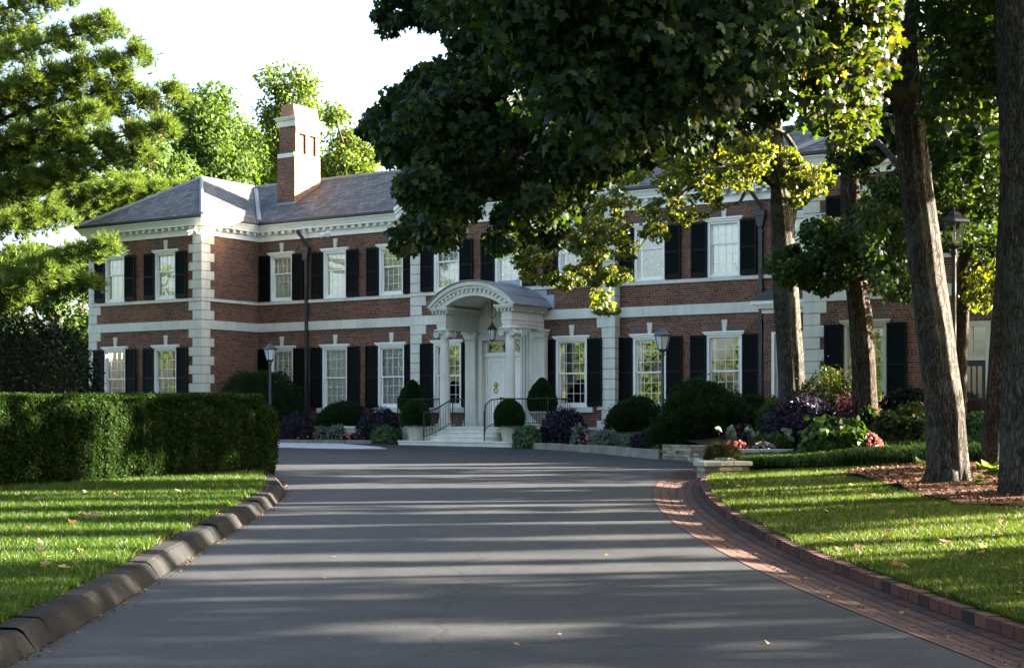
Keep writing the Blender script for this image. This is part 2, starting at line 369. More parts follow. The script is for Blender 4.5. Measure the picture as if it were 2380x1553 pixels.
M['dry_y'] = leaf_mat('yellow_fallen_leaf', (.4, .3, .05), (.5, .4, .08), .3, (1.2, 1., .5), .6, .2)

# ------------------------------------------------------------------ foliage geometry
def tpl(v, f): return np.array(v, dtype=np.float64), np.array(f, dtype=np.int64)
_ring = [(0, -.3), (.3, -.42), (.6, -.46), (.5, -.12), (.78, .02), (.9, .3), (.6, .42), (.36, .4), (.3, .7), (0, 1.)]
_ring = _ring+[(-x, y) for x, y in _ring[-2:0:-1]]
MAPLE = tpl([(0, 0, .05)]+[(x, y, .05-.34*abs(x)-.1*y*y) for x, y in _ring], [(0, 1+2*k, 2+2*k, 1+(2*k+2) % 18) for k in range(9)])
RHOMB = tpl([(0, -.5, 0), (.3, .05, .06), (0, .6, -.05), (-.3, .05, .06)], [(0, 1, 2, 3)])
OVAL = tpl([(0, -.5, 0), (.27, -.2, .06), (.26, .15, .05), (0, .6, -.12), (-.26, .15, .05), (-.27, -.2, .06)], [(0, 1, 2, 5), (5, 2, 3, 4)])
BIG = tpl([(0, -.5, 0), (.45, -.15, .1), (.4, .2, .08), (0, .65, -.15), (-.4, .2, .08), (-.45, -.15, .1)], [(0, 1, 2, 5), (5, 2, 3, 4)])
LANCE = tpl([(0, -.5, 0), (.13, .0, .04), (0, .6, -.14), (-.13, .0, .04)], [(0, 1, 2, 3)])
def sprayt(n, spread, w, L=1.0, seed=1):
    r = np.random.default_rng(seed); V = []; Fs = []
    for k in range(n):
        a = 2*math.pi*k/n+r.uniform(-.3, .3); e = r.uniform(.15, spread)
        d = np.array([math.cos(a)*math.sin(e), math.sin(a)*math.sin(e), math.cos(e)])*L*r.uniform(.7, 1.1)
        s = np.cross(d, r.normal(size=3)); s = s/np.linalg.norm(s)*w
        i = len(V); V += [tuple(-s*.5), tuple(s*.5), tuple(d*.6+s*.5-np.array([0, 0, .02])), tuple(d-np.array([0, 0, .06]))]; Fs.append((i, i+1, i+2, i+3))
    return tpl(V, Fs)
TUFT = sprayt(16, 1.35, .07, seed=3)
SPRIG = sprayt(7, 1.0, .16, seed=5)
BLADES = sprayt(9, .75, .05, seed=8)

def frames(N, normal, spin=None):
    n = normal/np.maximum(np.linalg.norm(normal, axis=1, keepdims=True), 1e-6)
    a = np.cross(n, rng.normal(size=(N, 3))); a /= np.maximum(np.linalg.norm(a, axis=1, keepdims=True), 1e-6)
    return a, np.cross(n, a), n
def scatter(P, normal, size, T, yaxis=None):
    N = len(P); tv, tf = T; k = len(tv)
    if yaxis is None: a, b, n = frames(N, normal)
    else:
        b = yaxis/np.maximum(np.linalg.norm(yaxis, axis=1, keepdims=True), 1e-6); a = np.cross(b, normal); a /= np.maximum(np.linalg.norm(a, axis=1, keepdims=True), 1e-6); n = np.cross(a, b)
    V = P[:, None, :]+size[:, None, None]*(tv[None, :, 0, None]*a[:, None, :]+tv[None, :, 1, None]*b[:, None, :]+tv[None, :, 2, None]*n[:, None, :])
    Fq = (np.arange(N)*k)[:, None, None]+tf[None]
    return V.reshape(-1, 3), Fq.reshape(-1, tf.shape[1])
def merge(parts):
    V = []; Fq = []; off = 0
    for v, f in parts: V.append(v); Fq.append(f+off); off += len(v)
    return np.concatenate(V), np.concatenate(Fq)
def sphere_pts(n):
    d = rng.normal(size=(n, 3)); return d/np.linalg.norm(d, axis=1, keepdims=True)
def hash_noise(P, s, seed=0):
    return (np.sin(P[:, 0]*s*1.7+seed)+np.sin(P[:, 1]*s*2.1+seed*2.3+P[:, 0]*s)+np.sin(P[:, 2]*s*1.9+seed*.7+P[:, 1]*s*1.3))/3
def ico(center, rad, n=16, m=10, bump=.1, zmin=None):
    V = []; Fq = []
    for i in range(m+1):
        for j in range(n):
            t = math.pi*i/m; p = 2*math.pi*j/n; r = 1+bump*(math.sin(3*p+2*t)+math.sin(5*t+p*2))*.5
            V.append((center[0]+rad[0]*r*math.sin(t)*math.cos(p), center[1]+rad[1]*r*math.sin(t)*math.sin(p), center[2]+rad[2]*r*math.cos(t)))
    for i in range(m):
        for j in range(n): Fq.append((i*n+j, i*n+(j+1) % n, (i+1)*n+(j+1) % n, (i+1)*n+j))
    V = np.array(V)
    if zmin is not None: V[:, 2] = np.maximum(V[:, 2], zmin)
    return V, np.array(Fq)

def clumps(centers, radii, per, size, T, flat=.75, droop=.25, out=.8, up=.5):
    """leaf clumps: gaussian puffs of leaves round each centre, faces turned outward and up, tips drooping"""
    K = len(centers); C = np.repeat(centers, per, axis=0); R = np.repeat(radii, per)
    d = sphere_pts(K*per); r = R*np.cbrt(rng.uniform(.05, 1, K*per)); off = d*r[:, None]; off[:, 2] *= flat
    nrm = d*out+rng.normal(size=d.shape)*.55+np.array([0, 0, up])
    y = d*.7+rng.normal(size=d.shape)*.6+np.array([0, 0, -droop*2])
    return scatter(C+off, nrm, size*rng.uniform(.6, 1.25, K*per), T, y)

def lobed_crown(lobes, nclump, per, crad, size, T, shell=.55, **kw):
    """lobes: list of (centre, radii); clumps gather near each lobe's surface, leaving gaps between"""
    C = []; vol = np.array([l[1][0]*l[1][1]*l[1][2] for l in lobes])**(2/3); vol /= vol.sum()
    for (c, r), w in zip(lobes, vol):
        n = max(3, int(nclump*w)); d = sphere_pts(n); q = rng.uniform(shell, 1., n)[:, None]
        C.append(np.array(c)+d*q*np.array(r))
    C = np.concatenate(C)
    return clumps(C, crad*rng.uniform(.6, 1.3, len(C)), per, size, T, **kw)

def trunk_obj(parent, paths, mat, n=20, name='trunk', ridges=11, roots=False):
    b = MB()
    for k, (pts, rad) in enumerate(paths):
        P = [Vector(p) for p in pts]; Q = []; R = []
        segs = 6 if k == 0 else 3
        for i in range(len(P)-1):
            for j in range(segs):
                t = j/segs; t2 = t*t*(3-2*t)
                Q.append(P[i].lerp(P[i+1], t)); R.append(rad[i]+(rad[i+1]-rad[i])*t2)
        Q.append(P[-1]); R.append(rad[-1])
        s = random.uniform(0, 6)
        wob = (lambda a, kk, s=s: .045*math.sin(2*math.pi*a*ridges+s+.35*math.sin(kk*.9))+.05*math.sin(2*math.pi*a*3+s+kk*.25)) if k == 0 else (lambda a, kk, s=s: .05*math.sin(2*math.pi*a*3+s+kk*.5))
        if k == 0:
            z0 = Q[0].z; s2 = random.uniform(0, 6); w0 = wob
            wob = lambda a, kk, w0=w0, s2=s2, Q=Q, z0=z0: w0(a, kk)+max(0, 1-(Q[kk].z-z0)/.75)**2*(.16*math.sin(2*math.pi*a*5+s2)+.1*math.sin(2*math.pi*a*3+s2*2)+.1)
        b.tube(Q, R, n*2 if k == 0 else 8, 0, True, wob)
    if roots:
        p0 = Vector(paths[0][0][1]); r0 = paths[0][1][1]
        for k in range(7):
            a = 2*math.pi*(k+random.uniform(-.3, .3))/7; L = random.uniform(.5, .95); d = Vector((math.cos(a), math.sin(a), 0))
            zg = Vector(paths[0][0][0]).z
            b.tube([p0+d*r0*.55+Vector((0, 0, .35)), p0+d*r0*.95+Vector((0, 0, .02)), Vector((p0.x, p0.y, zg))+d*(r0+L*.5)+Vector((0, 0, .06)), Vector((p0.x, p0.y, zg))+d*(r0+L)+Vector((0, 0, -.06))], [r0*.42, r0*.34, r0*.2, .02], 8)
    return b.build(name, mat, parent, smooth=True)

def shrub(name, label, cat, c, w, d, h, n, size, mat, T=RHOMB, group=None, base=.35, core=.8, up=.5, out=1., lump=.12, droop=.1, parts=(), shape='mound'):
    """one plant: a foliage mesh round a twiggy core; parts adds flowers or blooms (name, mat, template, n, size)"""
    o = empty(name, c); tag(o, label, cat, group)
    dd = sphere_pts(int(n*1.6)); dd = dd[dd[:, 2] > -base][:n]
    k = np.where(rng.uniform(size=len(dd)) < .75, rng.uniform(.88, 1.03, len(dd)), rng.uniform(.6, .9, len(dd)))
    if shape == 'cone':
        z = rng.uniform(0, 1, len(dd))**1.2; prof = np.where(z < .28, .72+.28*np.sin(z/.28*math.pi/2), np.cos((z-.28)/.72*math.pi/2)**.75*.97+.03)
        a = rng.uniform(0, 2*math.pi, len(dd)); k = rng.uniform(.86, 1.03, len(dd))
        P = np.stack([np.cos(a)*prof*w/2*k, np.sin(a)*prof*d/2*k, z*h], 1); dd = np.stack([np.cos(a), np.sin(a), z*.6], 1)
    else:
        k = k*(1+lump*hash_noise(dd, 3.3, seed=w*7+h)+lump*.4*hash_noise(dd, 9., seed=h*3)); k = np.where(rng.uniform(size=len(k)) < .035, k*rng.uniform(1.03, 1.03+lump*1.2, len(k)), k)
        hh = h/(1+base); P = dd*k[:, None]*np.array([w/2, d/2, hh]); P[:, 2] += hh*base
    nrm = dd*out+rng.normal(size=dd.shape)*.5+np.array([0, 0, up*.6]); y = dd*.6+rng.normal(size=dd.shape)*.6+np.array([0, 0, -droop*2])
    if T is SPRIG or T is BLADES: V, Fq = scatter(P, dd+rng.normal(size=dd.shape)*.35+np.array([0, 0, up]), size*rng.uniform(.6, 1.3, len(P)), T)
    else: V, Fq = scatter(P, nrm, size*rng.uniform(.6, 1.3, len(P)), T, y)
    np_mesh('foliage', V, Fq, mat, o)
    if core:
        if shape == 'cone': cv, cf = ico((0, 0, h*.42), (w/2*core, d/2*core, h*.42), bump=.02)
        else: cv, cf = ico((0, 0, h/(1+base)*base), (w/2*core, d/2*core, h/(1+base)*core), bump=lump*.5, zmin=0.)
        np_mesh('twigs', cv, cf, M['twig'], o)
    for pn, pm, pt, pc, ps in parts:
        if True:
            for k_ in range(pc):
                q = sphere_pts(1)[0]; q[2] = abs(q[2])*.9+.1; q[1] = -abs(q[1]) if k_ % 3 else q[1]; q = q/np.linalg.norm(q); q = Vector((q[0]*w/2*1.03, q[1]*d/2*1.03, h/(1+base)*base+q[2]*h/(1+base)*1.03)); e = sphere_pts(9); vv, ff = scatter(np.array(q)+e*ps*.5, e, np.full(9, ps), pt); np_mesh('bloom', vv, ff, pm, o)
            continue
        q = sphere_pts(pc*3); q = q[q[:, 2] > .05][:pc]
        Pq = q*np.array([w/2, d/2, h/(1+base)])*1.04; Pq[:, 2] += h/(1+base)*base
        # a bloom is a small puff of petals
        C = np.repeat(Pq, 9, axis=0); e = sphere_pts(len(C)); vv, ff = scatter(C+e*ps*.55, e+np.array([0, 0, .4]), np.full(len(C), ps), pt)
        np_mesh(pn, vv, ff, pm, o)
    return o

# ------------------------------------------------------------------ the mansion (local x along the front, y inwards, z up)
HTH = math.radians(33.3); HX, HY = (601-CX)/FPX*56.6, 56.6
house = empty('brick_mansion', (HX, HY, 0), -HTH)
tag(house, 'two storey red brick mansion with pale stone trim, slate roof and black shutters', 'mansion')
HM = Matrix.Translation((HX, HY, 0)) @ Matrix.Rotation(-HTH, 4, 'Z')
def hw(s, d, z=0): return HM @ Vector((s, -d, z))            # house position: along the front, outwards from it, height
FLOOR = 1.19
PV0, PV1, PVD = 7.5, 15.64, .3                                # the central pavilion and how far it stands forward
RW0, RW1 = 23.2, 29.7

def wall(b, x0, x1, z0, z1, y, ops, rev=.16):
    xs = sorted({x0, x1, *[o[0] for o in ops], *[o[1] for o in ops]}); zs = sorted({z0, z1, *[o[2] for o in ops], *[o[3] for o in ops]})
    for i in range(len(xs)-1):
        for j in range(len(zs)-1):
            cx, cz = (xs[i]+xs[i+1])/2, (zs[j]+zs[j+1])/2
            if any(o[0] < cx < o[1] and o[2] < cz < o[3] for o in ops): continue
            b.quad((xs[i], y, zs[j]), (xs[i+1], y, zs[j]), (xs[i+1], y, zs[j+1]), (xs[i], y, zs[j+1]))
    for a, c, e, f in ops:
        b.quad((a, y, e), (a, y, f), (a, y+rev, f), (a, y+rev, e)); b.quad((c, y, f), (c, y, e), (c, y+rev, e), (c, y+rev, f))
        b.quad((a, y, f), (c, y, f), (c, y+rev, f), (a, y+rev, f)); b.quad((c, y, e), (a, y, e), (a, y+rev, e), (c, y+rev, e))
UW, UZ0, UZ1 = .55, 5.84, 7.55
LWD, LZ0, LZ1 = .6, 1.83, 4.04
up_win = [(1.2, 0), (3.8, 0), (6.4, 0), (9.05, PVD), (11.6, PVD), (14.1, PVD), (16.77, 0), (19.35, 0), (22.0, 0), (-4.5, 3), (-1.8, 3), (24.95, 3), (27.9, 3), ]
lo_win = [(1.2, 0), (3.8, 0), (6.4, 0), (9.08, PVD), (14.06, PVD), (16.77, 0), (19.37, 0), (-4.5, 3), (-1.8, 3), (24.95, 3), ]
def ops(x0, x1, d):
    r = [(x-UW, x+UW, UZ0, UZ1) for x, dd in up_win if dd == d and x0 < x < x1]
    return r+[(x-LWD, x+LWD, LZ0, LZ1) for x, dd in lo_win if dd == d and x0 < x < x1]
WT = 8.16
DOOR = (10.64, 12.14); DZ1 = 4.07; RD0, RD1 = 27.0, 28.3
def wpart(name, x0, x1, y, d, extra=()):
    b = MB(); wall(b, x0, x1, -.2, WT, y, ops(x0, x1, d)+list(extra)); return b
b = wpart('w', 0, PV0, 0, 0); b.build('wall', M['brick'], house)
b = wpart('w', PV1, RW0, 0, 0); b.build('wall', M['brick'], house)
b = wpart('w', PV0, PV1, -PVD, PVD, [(DOOR[0], DOOR[1], FLOOR, DZ1)])
b.quad((PV1, -PVD, -.2), (PV1, 0, -.2), (PV1, 0, WT), (PV1, -PVD, WT)); b.quad((PV0, 0, -.2), (PV0, -PVD, -.2), (PV0, -PVD, WT), (PV0, 0, WT))
b.build('wall', M['brick'], house)
b = wpart('w', -5.95, 0, -3, 3); b.quad((0, -3, -.2), (0, 0, -.2), (0, 0, WT), (0, -3, WT)); b.quad((-5.95, 6, -.2), (-5.95, -3, -.2), (-5.95, -3, WT), (-5.95, 6, WT)); b.build('wall', M['brick'], house)
b = wpart('w', RW0, RW1, -3, 3, [(RD0, RD1, 1.25, 4.02)]); b.quad((RW0, 0, -.2), (RW0, -3, -.2), (RW0, -3, WT), (RW0, 0, WT)); b.quad((RW1, -3, -.2), (RW1, 7, -.2), (RW1, 7, WT), (RW1, -3, WT)); b.build('wall', M['brick'], house)
b = MB(); b.quad((RW1, 6.02, -.2), (-5.95, 6.02, -.2), (-5.95, 6.02, WT), (RW1, 6.02, WT)); b.build('wall', M['brick'], house)

# ---- trim that follows the plan, mitred at every corner
PLAN = [(-5.95, 6), (-5.95, -3), (0, -3), (0, 0), (PV0, 0), (PV0, -PVD), (PV1, -PVD), (PV1, 0), (RW0, 0), (RW0, -3), (RW1, -3), (RW1, 6)]
def mitre(off):
    r = []
    for i, p in enumerate(PLAN):
        ns = []
        for a, c in ((i-1, i), (i, i+1)):
            if 0 <= a and c < len(PLAN):
                dx, dy = PLAN[c][0]-PLAN[a][0], PLAN[c][1]-PLAN[a][1]; L = math.hypot(dx, dy); ns.append((dy/L, -dx/L))
        n = ns[0] if len(ns) == 1 else (ns[0][0]+ns[1][0], ns[0][1]+ns[1][1])
        r.append((p[0]+n[0]*off, p[1]+n[1]*off))
    return r
def sweep(b, prof, m=0, skip=()):
    L = [[(x, y, z) for x, y in mitre(o)] for o, z in prof]
    for k in range(len(L)-1):
        for i in range(len(PLAN)-1):
            if i in skip: continue
            b.quad(L[k][i], L[k][i+1], L[k+1][i+1], L[k+1][i], m)
def band(name, o, z0, z1, mat, skip=()):
    b = MB(); sweep(b, [(-.01, z0), (o, z0), (o, z1), (-.01, z1)], 0, skip); return b.build(name, mat, house)
band('belt_course', .045, 4.71, 5.03, M['stone'])
band('sill_course', .06, 5.72, 5.83, M['stone'])
b = MB()
sweep(b, [(0, 8.12), (.05, 8.12), (.05, 8.17), (.03, 8.18), (.03, 8.30), (.06, 8.32), (.06, 8.34)])          # frieze
sweep(b, [(.06, 8.34), (.06, 8.44), (.25, 8.44), (.25, 8.51), (.28, 8.52), (.3, 8.57), (.34, 8.63), (.38, 8.66), (.38, 8.69), (-.05, 8.69)])
for i in range(len(PLAN)-1):                                                                                  # dentil blocks
    (x0, y0), (x1, y1) = PLAN[i], PLAN[i+1]; L = math.hypot(x1-x0, y1-y0); dx, dy = (x1-x0)/L, (y1-y0)/L; nx_, ny_ = dy, -dx
    n = int(L/.335)
    if L < .5: continue
    for k in range(n+1):
        t = .06+k*(L-.12)/max(n, 1); X = x0+dx*t; Y = y0+dy*t
        Mx = Matrix(((dx, nx_, 0, X), (dy, ny_, 0, Y), (0, 0, 1, 0), (0, 0, 0, 1)))
        b.box(-.07, .07, .055, .2, 8.345, 8.442, 0, Mx)
b.build('cornice', M['white'], house)
b = MB(); GP = [(.28, 8.692), (.39, 8.692), (.43, 8.72), (.43, 8.80), (.3, 8.83)]; sweep(b, GP, 0, (5, 6, 7, 8, 9, 10)); b.build('gutter', M['copper'], house); b = MB(); sweep(b, GP, 0, (0, 1, 2, 3, 4, 5)); b.build('gutter', M['copper'], house)

# ---- quoins: alternating long and short blocks wrapped round each corner
def quoin(x, y, sx, sy, a=.62, c=.42, lim=None):
    b = MB(); k = 0
    for z1, z0 in ((8.115, 5.835), (5.715, 5.035), (4.705, .4)):
        n = max(2, round((z1-z0)/.33)); h = (z1-z0)/n
        for i in range(n):
            z = z1-i*h; l1, l2 = (a, c) if k % 2 else (c, a)
            if lim: l2 = lim
            xa, xb = sorted((x-sx*.035, x+sx*l1)); ya, yb = sorted((y-sy*.035, y+sy*l2))
            b.box(xa, xb, ya, yb, z-h+.014, z); k += 1
    return b.build('quoin', M['stone'], house, bevel=.012)
quoin(0, -3, -1, 1, .62, .42); quoin(-5.95, -3, 1, 1); quoin(PV0, -PVD, 1, 1, .64, .46, lim=.29); quoin(PV1, -PVD, -1, 1, .64, .46, lim=.29)
quoin(RW0, -3, 1, 1, .64, .46)

# ---- roof: three hipped bodies of slate
PITCH = .592; EZ = 8.80; OV = .42
def rz(dist): return EZ+PITCH*dist
b = MB(); ry = 3.0; R = rz(ry+OV)                     # main body: eaves at y=-OV, ridge at y=3
b.quad((-3, -OV, EZ), (26.5, -OV, EZ), (26.5, ry, R), (-3, ry, R), 0); b.quad((26.5, 6.5, EZ), (-3, 6.5, EZ), (-3, ry, R), (26.5, ry, R), 0)
cxl = -3.0; hw_ = 3.0+OV; A = rz(hw_)             # left wing
b.poly([(-5.95-OV, -3-OV, EZ+.002), (OV, -3-OV, EZ+.002), (cxl, -3-OV+hw_, A)], 0)
b.quad((OV, -3-OV, EZ+.002), (OV, 7, EZ+.002), (cxl, 7, A), (cxl, -3-OV+hw_, A), 1); b.quad((-5.95-OV, 7, EZ+.002), (-5.95-OV, -3-OV, EZ+.002), (cxl, -3-OV+hw_, A), (cxl, 7, A), 1)
cxr = (RW0+RW1)/2; hr = cxr-RW0+.35; A2 = rz(hr)      # right wing
b.poly([(RW0-.35, -3-OV, EZ+.003), (RW1+.35, -3-OV, EZ+.003), (cxr, -3-OV+hr, A2)], 0)
b.quad((RW0-.35, 7, EZ+.003), (RW0-.35, -3-OV, EZ+.003), (cxr, -3-OV+hr, A2), (cxr, 7, A2), 1); b.quad((RW1+.35, -3-OV, EZ+.003), (RW1+.35, 7, EZ+.003), (cxr, 7, A2), (cxr, -3-OV+hr, A2), 1)
pc = (PV0+PV1)/2; ph = (PV1-PV0)/2+.42; PA = rz(ph); pyf = -PVD-.46                          # pavilion gable roof
yb_ = (PA-EZ)/PITCH-OV
b.quad((pc-ph, pyf, EZ+.004), (pc, pyf, PA), (pc, yb_+1.5, PA), (pc-ph, yb_+1.5, EZ+.004), 1); b.quad((pc, pyf, PA), (pc+ph, pyf, EZ+.004), (pc+ph, yb_+1.5, EZ+.004), (pc, yb_+1.5, PA), 1)
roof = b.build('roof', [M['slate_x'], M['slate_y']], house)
b = MB()
def ridge(p, q, w=.13, t=.05): b.tube([p, q], [w*.6, w*.6], 6, 0)
ridge((-3, ry, R+.0), (26.5, ry, R)); ridge((cxl, -3-OV+hw_, A), (cxl, 3.3, A)); ridge((OV, -3-OV, EZ), (cxl, -3-OV+hw_, A)); ridge((-6.15, -3-OV, EZ), (cxl, -3-OV+hw_, A))
ridge((RW0-.35, -3-OV, EZ), (cxr, -3-OV+hr, A2))
b.build('ridge_cap', M['lead'], roof)
b = MB(); v0, v1 = (OV+.02, -OV-.02, EZ+.03), (cxl+.3, 2.75, A-.15); b.tube([v0, v1], [.09, .09], 6, 0); b.build('valley_flashing', M['lead'], roof)
# pavilion pediment
b = MB(); b.poly([(PV0, -PVD+.0, 8.69), (PV1, -PVD, 8.69), (pc, -PVD, 8.69+PITCH*(PV1-pc))]); b.build('pediment_wall', M['brick'], house)
b = MB()
for sgn in (-1, 1):
    for (o0, o1, y0, y1) in ((-.40, -.22, pyf+.1, -PVD+.01), (-.22, -.12, pyf+.02, -PVD+.01), (-.12, -.0, pyf-.03, -PVD+.01)):
        p0, p1 = pc+sgn*ph, pc
        b.prism([(p0, EZ+o0), (p1, PA+o0), (p1, PA+o1-.003), (p0, EZ+o1-.003)][::sgn if sgn == 1 else -1], y0, y1)
    for k in range(14):
        t = .06+k*.066; x = pc+sgn*ph*(1-t); z = EZ+(PA-EZ)*t-.46
        b.box(x-.07, x+.07, pyf+.26, -PVD+.01, z, z+.09)
b.build('raking_cornice', M['white'], house)
b = MB(); ov = [(pc+.36*math.cos(2*math.pi*k/28), 9.55+.5*math.sin(2*math.pi*k/28)) for k in range(28)]
for k in range(28):
    a0, a1 = 2*math.pi*k/28, 2*math.pi*(k+1)/28
    for r0, r1, y0 in ((.36, .5, -PVD-.07),):
        P = lambda r, a: (pc+r*math.cos(a), 9.55+(r+.14)*math.sin(a))
        b.prism([P(r0, a0), P(r1, a0), P(r1, a1), P(r0, a1)], y0, -PVD+.005)
for k in range(4):
    a = math.pi*k/4; b.tube([(pc-.36*math.cos(a), -PVD-.03, 9.55-.5*math.sin(a)), (pc+.36*math.cos(a), -PVD-.03, 9.55+.5*math.sin(a))], .014, 4)
w_ = b.build('oval_window', M['white'], house); b = MB(); b.poly([(x, -PVD-.02, z) for x, z in ov]); b.build('pane', M['glass'], w_)
b = MB(); b.poly([(x, -PVD-.008, z) for x, z in ov]); b.build('curtain', M['curtain'], w_)

# ---- chimney
b = MB(); b.box(.03, .92, 1.0, 2.5, 9.0, 11.45); b.prism([(.03, 11.45), (.92, 11.45), (.87, 11.62), (.08, 11.62)], 1.0, 2.5)
b.box(.10, .85, 1.05, 2.45, 11.6, 12.62)
for x in (.85,): 
    for y0 in (1.05, 1.64, 2.22): b.box(x, x+.07, y0, y0+.23, 11.62, 12.36)
    b.box(x, x+.09, 1.05, 2.45, 12.36, 12.62)
ch = b.build('chimney', M['brick'], house)
b = MB(); b.box(.06, .89, .99, 2.51, 11.44, 11.60); b.build('stone_band', M['stone'], ch)
b = MB(); b.box(.04, .97, .99, 2.52, 12.62, 12.86); b.box(-.01, 1.02, .94, 2.57, 12.86, 12.92); b.box(-.06, 1.07, .89, 2.62, 12.92, 12.97); b.build('chimney_cap', M['stone'], ch)
for y0 in (1.08, 1.56, 2.04):
    b = MB(); b.prism([(.1, 12.97), (.88, 12.97), (.78, 13.48), (.2, 13.48)], y0, y0+.42); o = b.build('chimney_pot', M['flue'], ch)
b = MB(); b.box(.0, .95, .97, 1.0, 9.46, 9.72); b.build('lead_apron', M['lead'], ch)

# ---- windows: one of each kind, then copies
def frame(w, z0, z1, r_up, r_lo, nc=4):
    b = MB(); c = .085
    for x in (-w, w-c): b.box(x, x+c, -.045, .13, z0, z1)
    b.box(-w+c, w-c, -.044, .13, z1-.07, z1)
    b.box(-w+c, w-c, -.03, .13, z0, z0+.055)
    mid = z0+(z1-z0)*r_lo/(r_up+r_lo)
    iw = w-c
    for y, a, e in ((.035, mid-.02, z1-.07), (.075, z0+.055, mid+.02)):
        for x in (-iw, iw-.05): b.box(x, x+.05, y, y+.035, a, e)
    b.box(-iw+.05, iw-.05, .03, .072, mid-.025, mid+.025); b.box(-iw+.05, iw-.05, .036, .07, z1-.12, z1-.07); b.box(-iw+.05, iw-.05, .076, .11, z0+.055, z0+.15)
    for y, a, e, nr in ((.045, mid, z1-.1, r_up), (.085, z0+.12, mid, r_lo)):
        for k in range(1, nc): x = -iw+2*iw*k/nc; b.box(x-.0075, x+.0075, y, y+.02, a, e)
        for k in range(1, nr): z = a+(e-a)*k/nr; b.box(-iw, iw, y+.002, y+.018, z-.0075, z+.0075)
    return b
def head(w, z):
    b = MB(); b.box(-w-.07, w+.07, -.09, .02, z, z+.07); b.box(-w-.10, w+.10, -.13, .02, z+.07, z+.12); return b
def curtain_mesh(w, z0, z1, open_=0):
    b = MB(); n = 60
    for k in range(n):
        x0, x1 = -w+2*w*k/n, -w+2*w*(k+1)/n
        if abs((x0+x1)/2) < open_: continue
        f = lambda x: .15+.022*math.sin(x*62)+.015*math.sin(x*23+1)
        b.quad((x0, f(x0), z0), (x1, f(x1), z0), (x1, f(x1), z1), (x0, f(x0), z1))
    return b
def blind_mesh(w, z0, z1):
    b = MB(); n = int((z1-z0)/.052)
    for k in range(n):
        z = z0+(k+.5)*(z1-z0)/n; b.quad((-w, .165, z-.021), (w, .165, z-.021), (w, .195, z+.02), (-w, .195, z+.02))
    for x in (-w*.5, w*.5): b.box(x-.012, x+.012, .158, .162, z0, z1)
    return b
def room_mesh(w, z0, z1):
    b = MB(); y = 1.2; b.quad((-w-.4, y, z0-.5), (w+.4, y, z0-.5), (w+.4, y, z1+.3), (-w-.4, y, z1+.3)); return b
MESH = {}
def child(name, key, mat, parent, fn, loc=(0, 0, 0)):
    if key not in MESH: o = fn().build(name, mat, parent); MESH[key] = o.data
    else: o = bpy.data.objects.new(name, MESH[key]); link(o); o.parent = parent
    o.location = loc; return o
def shutter_mesh(w, z0, z1):
    b = MB(); t = .055
    for x in (0, w-t): b.box(x, x+t, -.1, -.055, z0, z1)
    md = z0+(z1-z0)*.47
    for a, e in ((z0, z0+.14), (md, md+.07), (z1-.07, z1)): b.box(t, w-t, -.0985, -.0565, a, e)
    for a, e in ((z0+.14, md), (md+.07, z1-.07)):
        n = int((e-a)/.052)
        for k in range(n):
            z = a+(k+.5)*(e-a)/n
            b.quad((t, -.094, z-.024), (w-t, -.094, z-.024), (w-t, -.064, z+.024), (t, -.064, z+.024)); 
    b.quad((t, -.058, z0+.1), (w-t, -.058, z0+.1), (w-t, -.058, z1-.05), (t, -.058, z1-.05))
    for z in (z0+.25, z1-.25): b.box(w/2-.3, w/2-.26, -.12, -.02, z-.03, z+.03) if False else None
    return b
def arch_mesh(w):
    b = MB(); b.prism([(-w-.02, .02), (w+.02, .02), (w+.2, .29), (-w-.2, .29)], -.003, .0, 1)
    n = 9
    for sgn in (-1, 1):
        for k in range(n):
            a0, a1 = .075+(w-.06)*k/n, .075+(w-.06)*(k+1)/n
            c0, c1 = .1+(w+.08)*k/n, .1+(w+.08)*(k+1)/n; gp = .007
            P = [(sgn*(a0+gp), .025), (sgn*(a1-gp), .025), (sgn*(c1-gp), .285), (sgn*(c0+gp), .285)]
            h = .14+.03*(k % 2)
            lerp = lambda p, q, t: (p[0]+(q[0]-p[0])*t, p[1]+(q[1]-p[1])*t)
            for t0, t1 in ((0, h/.29-.02), (h/.29+.02, 1)):
                Q = [lerp(P[0], P[3], t0), lerp(P[1], P[2], t0), lerp(P[1], P[2], t1), lerp(P[0], P[3], t1)]
                b.prism(Q if sgn > 0 else Q[::-1], -.009, -.002, 0)
    return b
def key_mesh():
    b = MB(); b.prism([(-.06, .0), (.06, .0), (.1, .34), (-.1, .34)], -.05, .0); return b
